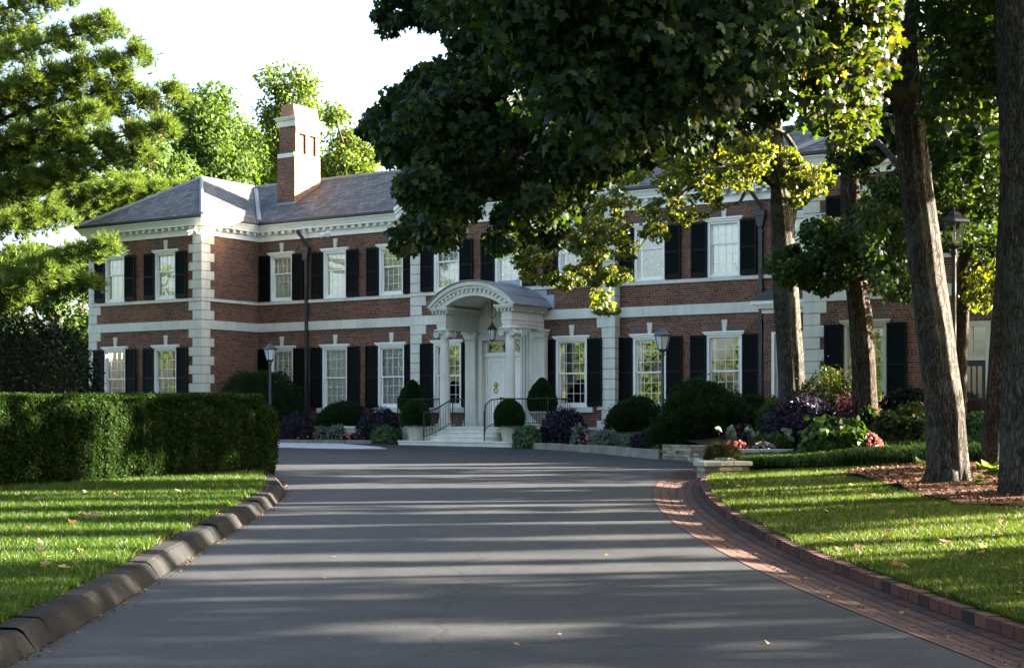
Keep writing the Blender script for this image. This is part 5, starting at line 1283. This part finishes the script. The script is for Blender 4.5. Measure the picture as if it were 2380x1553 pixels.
z_ = rng.uniform(0, 1, n)**.85; Q[:, 2] = .25+z_*(HT-.25)
rr = np.clip((z_-.72)/.28, 0, 1); endf = np.where(fr, np.clip((t-HLEN+1.5)/1.5, 0, 1), 1.); Q[:, :2] -= Nn[:, :2]*(rr**2.4*(.2+.25*endf))[:, None]; Q[:, 2] -= rr**2*.1*endf; lowr = np.clip((.2-z_)/.2, 0, 1); Q[:, :2] -= Nn[:, :2]*(lowr*.12)[:, None]; Nn[:, 2] = rr*1.2
bmp = .05*hash_noise(Q, 2.6, 2)+.035*hash_noise(Q, 7, 4)+.02*hash_noise(Q, 17, 9); Q += Nn*(bmp+rng.normal(0, .022, n))[:, None]
nt = 70000; st_ = .25*HLEN+rng.uniform(0, 1, nt)*(HLEN*.75+HW/2); wt = rng.uniform(0, HW, nt)
pt = A0+Th*st_[:, None]+Nh*wt[:, None]; ok = (st_ < HLEN) | (((st_-HLEN)**2+(wt-HW/2)**2) < (HW/2-.3)**2); pt = pt[ok]
Qt = np.concatenate([pt, np.full((len(pt), 1), HT)], 1); Qt[:, 2] += .02*hash_noise(Qt, 3, 1)+rng.normal(0, .025, len(Qt))
Qa = np.concatenate([Q, Qt]); tN = rng.normal(size=(len(Qt), 3)); tN[:, 2] = .5; Na = np.concatenate([Nn, tN])
zr = g(27)-.3
Qa[:, 2] += .0145*(Qa[:, 1]-26)
V, Fq = scatter(Qa-Ofs, Na*.8+rng.normal(size=Na.shape)*.6+np.array([0, 0, .25]), .04*rng.uniform(.6, 1.35, len(Qa)), OVAL, Na*.5+rng.normal(size=Na.shape)*.6+np.array([0, 0, .5]))
np_mesh('foliage', V, Fq, M['box'], hd)
b = MB(); ins = .3; pts = [A0+Nh*ins, A1+Nh*ins]+[cc+(-Nh*math.cos(t_)+Th*math.sin(t_))*(HW/2-ins) for t_ in np.linspace(.1, math.pi-.1, 12)]+[A1+Nh*(HW-ins), A0+Nh*(HW-ins)]
b.slab([(p[0]-Ofs[0], p[1]-Ofs[1]) for p in pts], -.4, HT-.3-.2); b.build('twigs', M['twig'], hd)

# ------------------------------------------------------------------ trees
def tree(name, label, base, group=None, cat='tree'):
    o = empty(name, base); tag(o, label, cat, group); return o
def rel(o, pts): return [Vector(p)-o.location for p in pts]
def crown(o, VF, mat, name='crown'):
    V, Fq = VF; np_mesh(name, V-np.array(o.location), Fq, mat, o)
def poly_clumps(poly, Y0, Y1, n, per, crad, size, T, gap=2., **kw):
    """leaf clumps hung through a branch mass whose silhouette was surveyed from the photograph, at its own distance and real depth"""
    P = np.array(poly, float); lo, hi = P.min(0), P.max(0); C = []
    while len(C) < n:
        q = rng.uniform(lo, hi)
        if pip(q[0], q[1], poly):
            Yd = rng.uniform(Y0, Y1); p = at(q[0], q[1], Yd)
            if hash_noise(np.array([p]), 2.3, 1.7)[0] < gap: C.append((p.x, p.y, p.z))
    C = np.array(C); return clumps(C, crad*rng.uniform(.6, 1.3, n), per, size, T, **kw)
def twigs(b, root, C, r0=.03, n=1):
    for c in C: m_ = (Vector(root)+Vector(c))/2+Vector((0, 0, .25)); b.append(([root, tuple(m_), tuple(c)], [r0, r0*.6, r0*.2]))

# leaning maple with the low dark canopy over the drive
t3 = tree('maple_tree', 'leaning grey trunked maple on the mulch whose dark leaves hang over the drive', at(2208, 1172, 23.8))
tp = [at(2208, 1182, 23.8), at(2204, 1130, 23.8), at(2198, 960, 23.8), at(2178, 800, 23.8), at(2152, 620, 23.8), at(2128, 430, 23.7), at(2108, 220, 23.5), at(2094, 0, 23.3), at(2070, -240, 23.)]
limbs = [([at(2110, 240, 23.5), at(1980, 130, 22.6), at(1760, 150, 21), at(1500, 180, 20), at(1250, 230, 20), at(1020, 260, 21)], [.17, .14, .11, .08, .05, .02]),
         ([at(1760, 150, 21), at(1600, 260, 20), at(1400, 380, 19), at(1240, 520, 19)], [.08, .06, .04, .015]),
         ([at(1500, 180, 20), at(1250, 330, 21), at(1080, 430, 22), at(960, 560, 23)], [.06, .05, .035, .012]),
         ([at(2094, 0, 23.3), at(1900, -160, 21), at(1500, -180, 19), at(1100, -60, 20)], [.14, .11, .07, .03]),
         ([at(2128, 430, 23.7), at(2040, 330, 27), at(1960, 350, 30), at(1930, 380, 31)], [.07, .05, .03, .01])]
trunk_obj(t3, [(rel(t3, tp), [.44, .335, .30, .275, .26, .245, .225, .205, .17])]+[(rel(t3, p), r) for p, r in limbs], M['bark'], 22, roots=True)
MP1 = [(985, -80), (1000, 60), (1075, 95), (1055, 140), (1000, 170), (935, 195), (862, 280), (858, 308), (905, 340), (895, 375), (965, 390), (935, 480), (922, 555), (930, 605), (962, 610), (1000, 562), (1045, 578), (1055, 510), (1105, 470), (1125, 425), (1165, 425), (1160, 560), (1200, 595), (1245, 575), (1285, 560), (1330, 490), (1400, 430), (1500, 365), (1620, 330), (1740, 300), (1805, 255), (1850, 150), (1870, -80)]
parts = [poly_clumps(MP1, 16.5, 24, 640, 100, .27, .068, MAPLE, gap=.3, droop=.8, up=.25),
         poly_clumps([(905, -60), (874, 40), (870, 80), (900, 88), (925, 50), (980, 60), (985, -60)], 21, 23, 24, 70, .17, .066, MAPLE, droop=.8, up=.25),
         poly_clumps([(862, 270), (1000, 170), (1040, 250), (960, 380), (905, 340)], 20, 23, 44, 70, .19, .066, MAPLE, droop=.8, up=.25),
         poly_clumps([(1100, -80), (1200, 200), (1400, 330), (1680, 240), (1820, 100), (1850, -80)], 12.8, 14.3, 150, 64, .34, .072, MAPLE, droop=.8, up=.2),
         poly_clumps([(1940, 330), (2080, 320), (2075, 415), (1990, 405), (1940, 385)], 30, 31.5, 26, 50, .28, .07, MAPLE, droop=.6)]
parts.append(lobed_crown([((2.5, 21, 11), (6, 5, 3.2)), ((9.5, 25, 13.4), (5, 5, 4)), ((5, 26, 12.4), (4, 4, 3))], 230, 34, .75, .24, MAPLE))
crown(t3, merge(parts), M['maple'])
# the right hand trunk at the edge of the picture
t4 = tree('maple_tree', 'thick dark furrowed trunk at the right hand edge on the mulch', at(2392, 1207, 20.8))
tp = [at(2394, 1222, 20.8), at(2392, 1180, 20.8), at(2394, 1000, 20.8), at(2396, 800, 20.8), at(2392, 560, 20.8), at(2384, 300, 20.8), at(2374, 60, 20.8), at(2360, -300, 20.8)]
limbs = [([at(2362, -260, 20.8), at(2240, -330, 19.5), at(2120, -160, 18), at(2010, 60, 17.3), at(1965, 260, 17)], [.16, .12, .07, .03, .008]), ([at(2384, 300, 20.8), at(2300, 180, 23), at(2200, 120, 25)], [.12, .08, .03])]
trunk_obj(t4, [(rel(t4, tp), [.5, .405, .375, .36, .35, .34, .33, .28])]+[(rel(t4, p), r) for p, r in limbs], M['bark'], 24, roots=True)
MP2 = [(1868, -80), (1880, 100), (1888, 200), (1915, 260), (1960, 300), (1990, 340), (2010, 300), (2030, 200), (2050, 100), (2060, -80)]
parts = [lobed_crown([((7.2, 17.6, 9.4), (2.2, 2., 1.4)), ((9.5, 20.5, 8.8), (2.2, 1.6, 1.6))], 60, 50, .6, .12, MAPLE), poly_clumps([(1880, -240), (1885, -60), (2120, -60), (2130, -240)], 15.8, 18.2, 40, 46, .36, .085, MAPLE), poly_clumps(MP2, 15.8, 18.2, 120, 50, .27, .066, MAPLE, droop=.6, up=.3)]  # high lobes and clumps are unseen, placed to shade the dark canopy
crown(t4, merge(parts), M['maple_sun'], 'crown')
parts = [poly_clumps([(2125, -80), (2165, 140), (2180, 250), (2330, 240), (2420, 200), (2420, -80)], 21.5, 26, 120, 60, .42, .08, MAPLE, droop=.7),
         lobed_crown([((10.5, 21.5, 11.5), (4, 3.5, 4.5)), ((13, 24, 11), (4, 3, 4))], 120, 34, .8, .25, MAPLE)]
crown(t4, merge(parts), M['maple_mid'], 'crown')
# brown trunk just behind it
t5 = tree('maple_tree', 'brown trunk half hidden behind the right hand edge trunk', at(2304, 1135, 26.5))
tp = [at(2303, 1150, 26.5), at(2305, 1120, 26.5), at(2314, 1000, 26.5), at(2326, 850, 26.5), at(2340, 650, 26.6), at(2350, 400, 26.7), at(2345, 100, 26.8), at(2330, -200, 27)]
trunk_obj(t5, [(rel(t5, tp), [.3, .245, .22, .205, .19, .18, .16, .1])], M['bark2'], 18, roots=True)
parts = [poly_clumps([(2160, 300), (2250, 260), (2335, 300), (2335, 600), (2290, 610), (2235, 560), (2185, 590), (2168, 480)], 31, 34.5, 110, 60, .34, .075, MAPLE, droop=.4),
         lobed_crown([((10, 31, 10), (4, 3, 4))], 60, 34, .8, .25, MAPLE)]
crown(t5, merge(parts), M['maple_mid'])
# slender trunk behind the tall lamp
t6 = tree('maple_tree', 'slender trunk rising right behind the tall black lantern post', at(2232, 1030, 33.5))
tp = [at(2232, 1045, 33.5), at(2232, 960, 33.5), at(2233, 840, 33.5), at(2238, 720, 33.5), at(2243, 620, 33.6), at(2254, 540, 33.8), at(2272, 440, 34), at(2280, 250, 34.2), at(2285, 60, 34.3)]
limbs = [([at(2243, 640, 33.6), at(2285, 610, 33.4), at(2320, 560, 33.2)], [.08, .05, .02]), ([at(2254, 540, 33.8), at(2220, 430, 34), at(2180, 340, 34)], [.09, .06, .02])]
trunk_obj(t6, [(rel(t6, tp), [.17, .14, .135, .14, .15, .16, .13, .1, .05])]+[(rel(t6, p), r) for p, r in limbs], M['bark2'], 14)
parts = [poly_clumps([(2246, 590), (2330, 590), (2330, 712), (2290, 700), (2250, 715)], 32.5, 35, 46, 36, .32, .13, RHOMB, droop=.4),
         poly_clumps([(2110, 260), (2330, 250), (2330, 400), (2240, 420)], 33, 37, 40, 40, .4, .11, RHOMB, droop=.3)]
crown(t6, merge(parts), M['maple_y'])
# slender maples before the right windows
t1 = tree('maple_tree', 'slender forked maple trunk by the corner bay with yellow green leaves', at(1842, 985, 37))
tp = [at(1843, 1010, 37), at(1842, 950, 37), at(1838, 860, 37), at(1831, 740, 37), at(1825, 620, 37), at(1818, 500, 37), at(1808, 400, 37), at(1803, 300, 37), at(1796, 150, 37), at(1790, -20, 37)]
limbs = [([at(1838, 520, 37), at(1848, 470, 37), at(1853, 400, 37), at(1847, 345, 37), at(1825, 312, 36.9), at(1790, 296, 36.8)], [.1, .085, .075, .07, .06, .03]),
         ([at(1812, 440, 37), at(1760, 395, 36.6), at(1690, 385, 36), at(1600, 440, 35.4), at(1540, 500, 35), at(1470, 600, 34.6)], [.12, .1, .075, .055, .035, .012]),
         ([at(1690, 385, 36), at(1600, 350, 36), at(1500, 390, 36), at(1400, 460, 36)], [.06, .05, .035, .012]),
         ([at(1760, 395, 36.6), at(1720, 470, 36), at(1640, 500, 35.4)], [.06, .04, .015]), ([at(1803, 300, 37), at(1700, 240, 37), at(1600, 230, 37)], [.09, .06, .03])]
trunk_obj(t1, [(rel(t1, tp), [.42, .345, .32, .31, .305, .27, .2, .15, .12, .06])]+[(rel(t1, p), r) for p, r in limbs], M['bark'], 20)
MP4 = [(1590, 330), (1500, 390), (1400, 440), (1300, 510), (1245, 570), (1200, 595), (1225, 640), (1255, 600), (1330, 600), (1300, 680), (1335, 685), (1375, 660), (1385, 725), (1405, 748), (1430, 720), (1440, 680), (1500, 630), (1470, 600), (1560, 545), (1640, 505), (1705, 450), (1770, 425), (1795, 330), (1700, 300)]
parts = [poly_clumps(MP4, 33.8, 38, 150, 70, .26, .062, MAPLE, droop=.6, flat=.5),
         poly_clumps([(1560, 310), (1790, 290), (1790, 425), (1640, 435), (1520, 410)], 34.5, 38, 60, 70, .28, .064, MAPLE, droop=.6), poly_clumps([(1180, 560), (1330, 540), (1420, 600), (1330, 690), (1210, 640)], 34, 36, 26, 66, .24, .062, MAPLE, droop=.6, flat=.6), poly_clumps([(1832, 340), (1870, 400), (1935, 392), (1925, 430), (1875, 455), (1850, 480), (1825, 440)], 35.5, 38, 34, 80, .28, .068, MAPLE, droop=.4, flat=.6),
         lobed_crown([((4.5, 36.5, 9.8), (3.5, 2.5, 1.6))], 26, 34, .5, .1, MAPLE)]
crown(t1, merge(parts), M['maple_y'])
t2 = tree('maple_tree', 'slender curved trunk in front of the right wing window', at(2010, 985, 34))
tp = [at(2011, 1010, 34), at(2010, 940, 34), at(2008, 850, 34), at(2000, 740, 34), at(1985, 620, 34), at(1978, 500, 34), at(1974, 380, 34), at(1972, 250, 34), at(1968, 80, 34), at(1966, -60, 34)]
limbs = [([at(1990, 660, 34), at(2050, 610, 33.2), at(2110, 600, 32.6)], [.07, .05, .015]), ([at(1978, 500, 34), at(1920, 520, 33), at(1850, 560, 32.4)], [.07, .05, .015]), ([at(1974, 380, 34), at(2040, 380, 33), at(2090, 340, 32)], [.08, .05, .02])]
trunk_obj(t2, [(rel(t2, tp), [.34, .28, .265, .255, .235, .22, .2, .17, .13, .06])]+[(rel(t2, p), r) for p, r in limbs], M['bark2'], 18)
parts = [poly_clumps([(1795, 610), (1820, 570), (1870, 545), (1900, 522), (1935, 515), (1965, 540), (1980, 620), (1950, 660), (1930, 690), (1905, 665), (1875, 690), (1850, 655), (1805, 645)], 31.2, 33.6, 70, 70, .3, .07, MAPLE, droop=.7),
         poly_clumps([(2002, 490), (2060, 410), (2108, 390), (2145, 500), (2160, 640), (2128, 690), (2060, 680), (2005, 600)], 29, 33, 90, 70, .32, .07, MAPLE, droop=.7),
         lobed_crown([((8, 34, 10.2), (3., 2.5, 1.8))], 24, 34, .6, .2, MAPLE)]
crown(t2, merge(parts), M['maple_mid'])

# big white pine on the left
PX, PY = -21.5, 47.5
pn = tree('pine_tree', 'tall white pine with long layered boughs and hanging cones on the left', (PX, PY, .5))
paths = [(rel(pn, [(PX, PY, .2), (PX, PY, 6), (PX+.2, PY, 12), (PX+.1, PY, 18), (PX, PY, 22)]), [.6, .5, .4, .25, .08])]
BR = [(240, 58, 110, 46), (120, -10, 90, 42), (305, 128, 130, 45), (180, 160, 90, 34), (388, 218, 150, 44), (280, 200, 120, 44), (368, 295, 120, 40), (200, 262, 120, 44), (318, 350, 110, 40), (300, 425, 120, 42), (415, 438, 120, 34), (150, 400, 110, 46), (60, 340, 90, 40), (255, 500, 110, 46), (120, 500, 90, 46), (228, 572, 100, 38), (60, 590, 90, 46), (188, 655, 90, 32), (100, 630, 80, 40), (42, 690, 70, 34), (330, 470, 120, 34), (60, 80, 100, 46), (60, 190, 90, 36), (20, 440, 90, 44), (170, 320, 100, 36)]
tuP = []; tuN = []; cones = []
for i, (u, v, rise, th) in enumerate(BR):
    Yt = 62 if (v > 400 and u > 240) else PY+random.uniform(-3.2, 2.0); tip = at(u, v, Yt); root = Vector((PX, PY, tip.z-rise/FPX*PY*1.25)); mid = root.lerp(tip, .55)+Vector((0, 0, -.25))
    q = [root.lerp(mid, t/3) for t in range(3)]+[mid.lerp(tip, t/4)+Vector((0, 0, .1*math.sin(t))) for t in range(5)]
    paths.append((rel(pn, q), list(np.linspace(.13, .015, len(q)))))
    Lb = (tip-root).length; n = int(1050*Lb/10)
    f = 1-rng.uniform(0, 1, n)**1.4*.72; halfw = th/FPX*PY*.8
    side = np.sin(np.pi*np.clip((f-.25)/.85, 0, 1))**.6
    B = np.array([root.lerp(mid, x/.55) if x < .55 else mid.lerp(tip, (x-.55)/.45) for x in f])
    sub = rng.integers(0, 9, n)                     # side shoots gather the tufts into separate sprays
    f2 = np.round(f*11)/11; B = B*.35+.65*np.array([root.lerp(mid, x/.55) if x < .55 else mid.lerp(tip, (x-.55)/.45) for x in f2])
    sh = (sub/4-1)*1.0
    P = B+np.stack([rng.normal(0, .12, n)+np.abs(sh)*.45, sh*halfw*2.2*side+rng.normal(0, .1, n), rng.normal(0, halfw*.3, n)+side*halfw*.25-np.abs(sh)*.1], 1)
    tuP.append(P); tuN.append(np.stack([np.full(n, .55), sh*.6, np.full(n, .75)], 1)+rng.normal(size=(n, 3))*.35)
    if i % 2 == 0 and u > 180:
        for k in range(9): cones.append(np.array(tip)+np.array([random.uniform(-1.1, .1), random.uniform(-.4, .4), random.uniform(-.3, .15)]))
trunk_obj(pn, paths, M['bark3'], 14)
P = np.concatenate(tuP); Nn = np.concatenate(tuN); V, Fq = scatter(P, Nn, .27*rng.uniform(.75, 1.25, len(P)), TUFT)
crown(pn, (V, Fq), M['pine'])
C = np.repeat(np.array(cones), 16, axis=0)+rng.normal(size=(len(cones)*16, 3))*np.array([.035, .035, .075])
V, Fq = scatter(C, rng.normal(size=C.shape), np.full(len(C), .07), RHOMB); crown(pn, (V, Fq), M['cone'], 'cones')

# trees beyond the house
BG = 'trees beyond the house'
def far_tree(name, label, u, vtop, vbot, wpx, Y, lobes, mat, n=150, per=40, size=.26, base_z=.6, crad=.8):
    p = at(u, vbot, Y); o = tree(name, label, (p.x, Y, base_z), BG)
    top = at(u, vtop, Y).z; w = wpx/FPX*Y
    L = []; paths = [(rel(o, [(p.x, Y, base_z-.3), (p.x+.2, Y, (base_z+p.z)/2), (p.x, Y, p.z), (p.x+.1, Y, top-1.2)]), [.45, .35, .26, .05])]
    for fx, fz, fr in lobes:
        c = (p.x+fx*w/2, Y+random.uniform(-1.5, 1.5), p.z+(top-p.z)*fz); L.append((c, (fr*w/2, fr*w/2, fr*(top-p.z)*.42)))
        paths.append((rel(o, [(p.x, Y, p.z+(top-p.z)*fz*.3-1), ((p.x+c[0])/2, (Y+c[1])/2, (p.z+c[2])/2+.5), c]), [.14, .09, .03]))
    trunk_obj(o, paths, M['bark2'], 10)
    crown(o, lobed_crown(L, n, per, crad, size, RHOMB, shell=.45, flat=.7), mat); return o
far_tree('oak_tree', 'rounded green tree behind the left wing roof, left of the chimney', 480, 195, 470, 260, 74, [(-.3, .25, .62), (.3, .3, .65), (0, .55, .6), (.1, .8, .42), (-.55, .1, .45), (.55, .08, .45), (-.2, .68, .4), (.45, .55, .4)], M['back'], 420, 46, .25)
far_tree('locust_tree', 'tall airy yellow green tree directly behind the chimney', 665, 175, 480, 190, 78, [(-.1, .2, .6), (.2, .45, .6), (-.25, .62, .42), (.35, .85, .42), (-.2, .9, .3), (.65, .7, .3), (0, .7, .35)], M['back_y'], 260, 40, .22, crad=.7)
far_tree('locust_tree', 'sunlit yellow green tree right of the chimney behind the ridge', 830, 262, 480, 200, 76, [(-.5, .4, .5), (0, .25, .6), (.5, .1, .5), (-.2, .7, .4), (-.45, .9, .25), (.2, .55, .35), (.8, -.05, .4)], M['back_y'], 300, 44, .22, crad=.7)
far_tree('oak_tree', 'broad green tree low behind the wing roof and the chimney', 585, 300, 500, 330, 82, [(-.6, .3, .5), (-.2, .4, .6), (.25, .4, .6), (.65, .3, .5), (0, .75, .4), (.4, .8, .35), (-.4, .75, .35)], M['back'], 360, 46, .26)
far_tree('oak_tree', 'small sunlit treetop showing over the ridge right of the chimney', 915, 375, 470, 110, 80, [(-.3, .3, .7), (.3, .3, .7), (0, .6, .5)], M['back_y'], 60, 40, .25, crad=.6)
far_tree('oak_tree', 'dark green tree between the pine and the left wing roof', 345, 285, 560, 210, 68, [(0, .3, .7), (-.5, .2, .55), (.4, .55, .5), (.1, .8, .35), (-.4, .6, .45), (.6, .3, .4)], M['back'], 300, 46, .25)
far_tree('oak_tree', 'dark tree in the shade left of the house under the pine boughs', 130, 520, 960, 330, 66, [(-.4, .3, .5), (.1, .35, .5), (.45, .3, .45), (0, .7, .45), (-.5, .75, .4), (.4, .75, .4), (.2, .05, .5), (-.3, .0, .5)], M['back'], 380, 50, .27)
far_tree('oak_tree', 'shaded tree at the left edge beneath the pine', -60, 480, 960, 340, 70, [(-.4, .3, .6), (.3, .35, .6), (0, .7, .6), (.2, 0, .6), (.6, .05, .5)], M['back'], 220, 50, .34)
plant('holly_shrub', 'big black green holly behind the hedge at the left corner of the house', 'shrub', -120, 228, 738, 985, 50.5, 16000, .12, M['holly'], OVAL, zb=.6, lump=.1, base=.4)

# trees out of the picture placed and shaped for their shade, and those the windows mirror
SH = 'unseen slim trees shaped to shade the drive'
def column(Yr, hw_y, h, zlo=.3, tp=2.5, X=24.0):
    """a slim unseen tree, spaced and shaped so its shadow crosses the drive at Yr"""
    Yc = Yr+.1405*X; o = tree('shade_tree', 'slim upright unseen tree shaped to streak the drive with shade', (X, Yc, .2), SH)
    trunk_obj(o, [([(0, 0, -.4), (0, 0, h*.6), (0, 0, h)], [.2, .14, .03])], M['bark2'], 8)
    if hw_y > .2:
        n = int(h*hw_y*(300 if Yr < 13 or zlo > 5.5 else 200)); z = rng.uniform(zlo, h, n); k = np.clip(np.minimum((h-z)/tp, 1), .15, 1); a = rng.uniform(0, 2*math.pi, n); r = np.sqrt(rng.uniform(.1, 1, n))*k
        wig = 1+.5*hash_noise(np.stack([a, z*1.3, z*0+Yr], 1), 1.3, Yr)+.25*np.sin(z*4.1+a*2)
        P = np.stack([np.cos(a)*r*min(1.6, hw_y*1.6), np.sin(a)*r*hw_y*wig, z], 1)
        V, Fq = scatter(P, rng.normal(size=P.shape), .34*rng.uniform(.6, 1.2, n), OVAL); np_mesh('crown', V, Fq, M['back'], o)
for Yr, hy, h, *more in ((-4, 2.4, 12), (0.5, 2.4, 12), (4.8, 2.4, 14), (8.6, 2.3, 16), (12.15, 1.6, 16), (13.78, .0, 11), (14.85, .25, 11), (16.5, .5, 16.4, 12., 2.5, 40), (18.3, .8, 16.2, 11.4, 2.5, 40), (20.25, .66, 11, 7.), (21.75, .52, 12.2, .3, .6),
                  (24.5, 1.0, 11.9, 6.2, .5), (26.1, .5, 11.9, 5.8, .5), (29.0, 1.15, 11.9, .3, .5), (31.25, .9, 9.4), (34.4, .95, 9), (36.9, 1.1, 8.6), (39.6, 1.1, 8.2), (42.6, 1.4, 8), (45.8, 1.5, 8), (49.5, 2.2, 7.5)):
    column(Yr, hy, h, *more)
for x, y, lab in ((-9, -5, 'unseen tree behind the viewer, left of the drive, added to darken it'), (10.5, -4, 'unseen tree behind the viewer, right of the drive, added to darken it')):
    o = tree('maple_tree', lab, (x, y, .1)); trunk_obj(o, [([(0, 0, -.3), (.2, .2, 4), (0, .5, 9), (0, 1, 12)], [.45, .36, .3, .1])], M['bark2'], 14)
    crown(o, lobed_crown([((x*.55, 3.5, 12), (8.5, 10.5, 3.0)), ((x*1.2, 4, 12.5), (6, 9, 3.0))], 170, 30, 1.3, .5, RHOMB, shell=.2), M['maple'])  # crowns added overhead, out of view, to darken the near drive
BH = 'unseen low trees added for shade behind the mansion'
for i, (x, y) in enumerate(((-9, 69), (-2, 67.5), (5, 66), (12, 66))):
    o = tree('oak_tree', 'low unseen tree added behind the mansion to shade the left background', (x, y, .4), BH); trunk_obj(o, [([(0, 0, -.3), (0, 0, 4), (0, 0, 8)], [.3, .2, .05])], M['bark2'], 8)
    crown(o, lobed_crown([((x, y, 6.2), (4.2, 3.5, 4.0))], 60, 40, 1., .42, RHOMB), M['back'])  # added to keep the trees left of the house in shade
MR = 'tall trees west of the house, out of the picture'
for i in range(8):
    x = -31-i*4.6; y = 13+i*4.6; o = tree('oak_tree', 'tall tree west of the house outside the picture', (x, y, .2), MR); h = 10.5+2.5*math.sin(i*2.1)
    trunk_obj(o, [([(0, 0, -.3), (0, 0, h*.5), (0, 0, h*.9)], [.4, .25, .05])], M['bark2'], 10)
    crown(o, lobed_crown([((x, y, h*.55), (3.2, 3.2, h*.42)), ((x+1, y-1.5, h*.35), (2.6, 2.6, h*.3))], 60, 40, 1., .42, RHOMB), M['back_y'])

# dry litter caught along both kerbs
N = 5200; i_ = rng.integers(4, 120, N); Pk = offset_line(kk, .36)[i_]; P = np.stack([Pk[:, 0]+rng.normal(-.02, .07, N), Pk[:, 1]+rng.uniform(-.2, .2, N), 0*i_], 1); P[:, 2] = .0145*(P[:, 1]-6)+LZ+rng.uniform(-.01, .03, N)
N2 = 1500; i_ = rng.integers(4, 120, N2); Pk = kk[i_]; P2 = np.stack([Pk[:, 0]+np.abs(rng.normal(0, .06, N2)), Pk[:, 1]+rng.uniform(-.2, .2, N2), 0*i_], 1); P2[:, 2] = .0145*(P2[:, 1]-6)+.008
N3 = 1800; i_ = rng.integers(3, 120, N3); f_ = np.clip(rng.normal(.25, .2, N3), 0, 1)[:, None]; Pk = gA[i_]*(1-f_)+bA[i_]*f_; P3 = np.stack([Pk[:, 0], Pk[:, 1]+rng.uniform(-.2, .2, N3), 0*i_], 1); P3[:, 2] = .0145*(P3[:, 1]-6)-.022
P = np.concatenate([P, P2, P3]); V, Fq = scatter(P, rng.normal(size=P.shape)*.5+np.array([0, 0, 1]), rng.uniform(.012, .04, len(P)), RHOMB)
o = np_mesh('leaf_litter', V, Fq, leaf_mat('dry_litter', (.05, .025, .012), (.2, .12, .06), .1, None, .85, .1)); o['kind'] = 'stuff'
# ------------------------------------------------------------------ fallen leaves
tv, tf = MAPLE
def leaf_proto(mat, k):
    v = tv.copy(); v[:, 2] = -.25*np.abs(v[:, 0])**1.3*(1 if k else -1)+.15*v[:, 1]**2; return v
prot = {}
def fallen(x, y, z, mat, size, label, group):
    k = (mat, random.randrange(2))
    if k not in prot:
        o = np_mesh('fallen_leaf', leaf_proto(mat, k[1]), tf, M[mat]); prot[k] = o.data
    else: o = link(bpy.data.objects.new('fallen_leaf', prot[k]))
    o.location = (x, y, z); o.scale = (size,)*3; o.rotation_euler = (random.uniform(-.5, .5), random.uniform(-.5, .5), random.uniform(0, 6.28)); tag(o, label, 'leaf', group)
for i in range(34):
    Y = random.uniform(10, 24); x = random.uniform(-.34*Y, float(np.interp(Y, [p[1] for p in KL[:12]], [p[0] for p in KL[:12]]))-.4)
    fallen(x, Y, g(Y)+LZ+.06, 'dry', random.uniform(.05, .085), 'dry tan leaf lying in the grass of the left lawn', 'fallen leaves on the left lawn')
for u, v in ((205, 1220), (222, 1228), (195, 1226), (212, 1214)):
    p = at(u, v, 17.8); fallen(p.x, 17.8, g(17.8)+LZ+.08, 'dry', .11, 'dry tan leaf in the small heap on the left lawn', 'leaves heaped on the left lawn')
for i in range(46):
    Y = random.uniform(10.5, 26); bx_ = float(np.interp(Y, [p[1] for p in BK], [p[0] for p in BK])); x = random.uniform(bx_+.3, max(bx_+.5, .345*Y))
    if pip(x, Y, mpoly): continue
    fallen(x, Y, rz_(x, Y)+.045, 'dry', random.uniform(.05, .09), 'dry tan leaf lying in the grass of the right lawn', 'fallen leaves on the right lawn')
for i in range(13):
    Y = 9.5+(random.random()**1.6)*22; x = random.uniform(-3.2, 2.1); m_ = random.choice(['dry', 'dry', 'dry_y'])
    fallen(x, Y, g(Y)+.012, m_, random.uniform(.02, .038), 'small dry leaf lying on the asphalt drive' if m_ == 'dry' else 'small yellow leaf lying on the asphalt drive', 'fallen leaves on the drive')
for i in range(60):
    k = random.randrange(4, 110); f = random.random(); x = gA[k][0]*(1-f)+bA[k][0]*f; y = gA[k][1]*(1-f)+bA[k][1]*f
    fallen(x, y, g(y)-.02, 'dry', random.uniform(.02, .04), 'small dry leaf lying in the brick gutter', 'fallen leaves in the brick gutter')
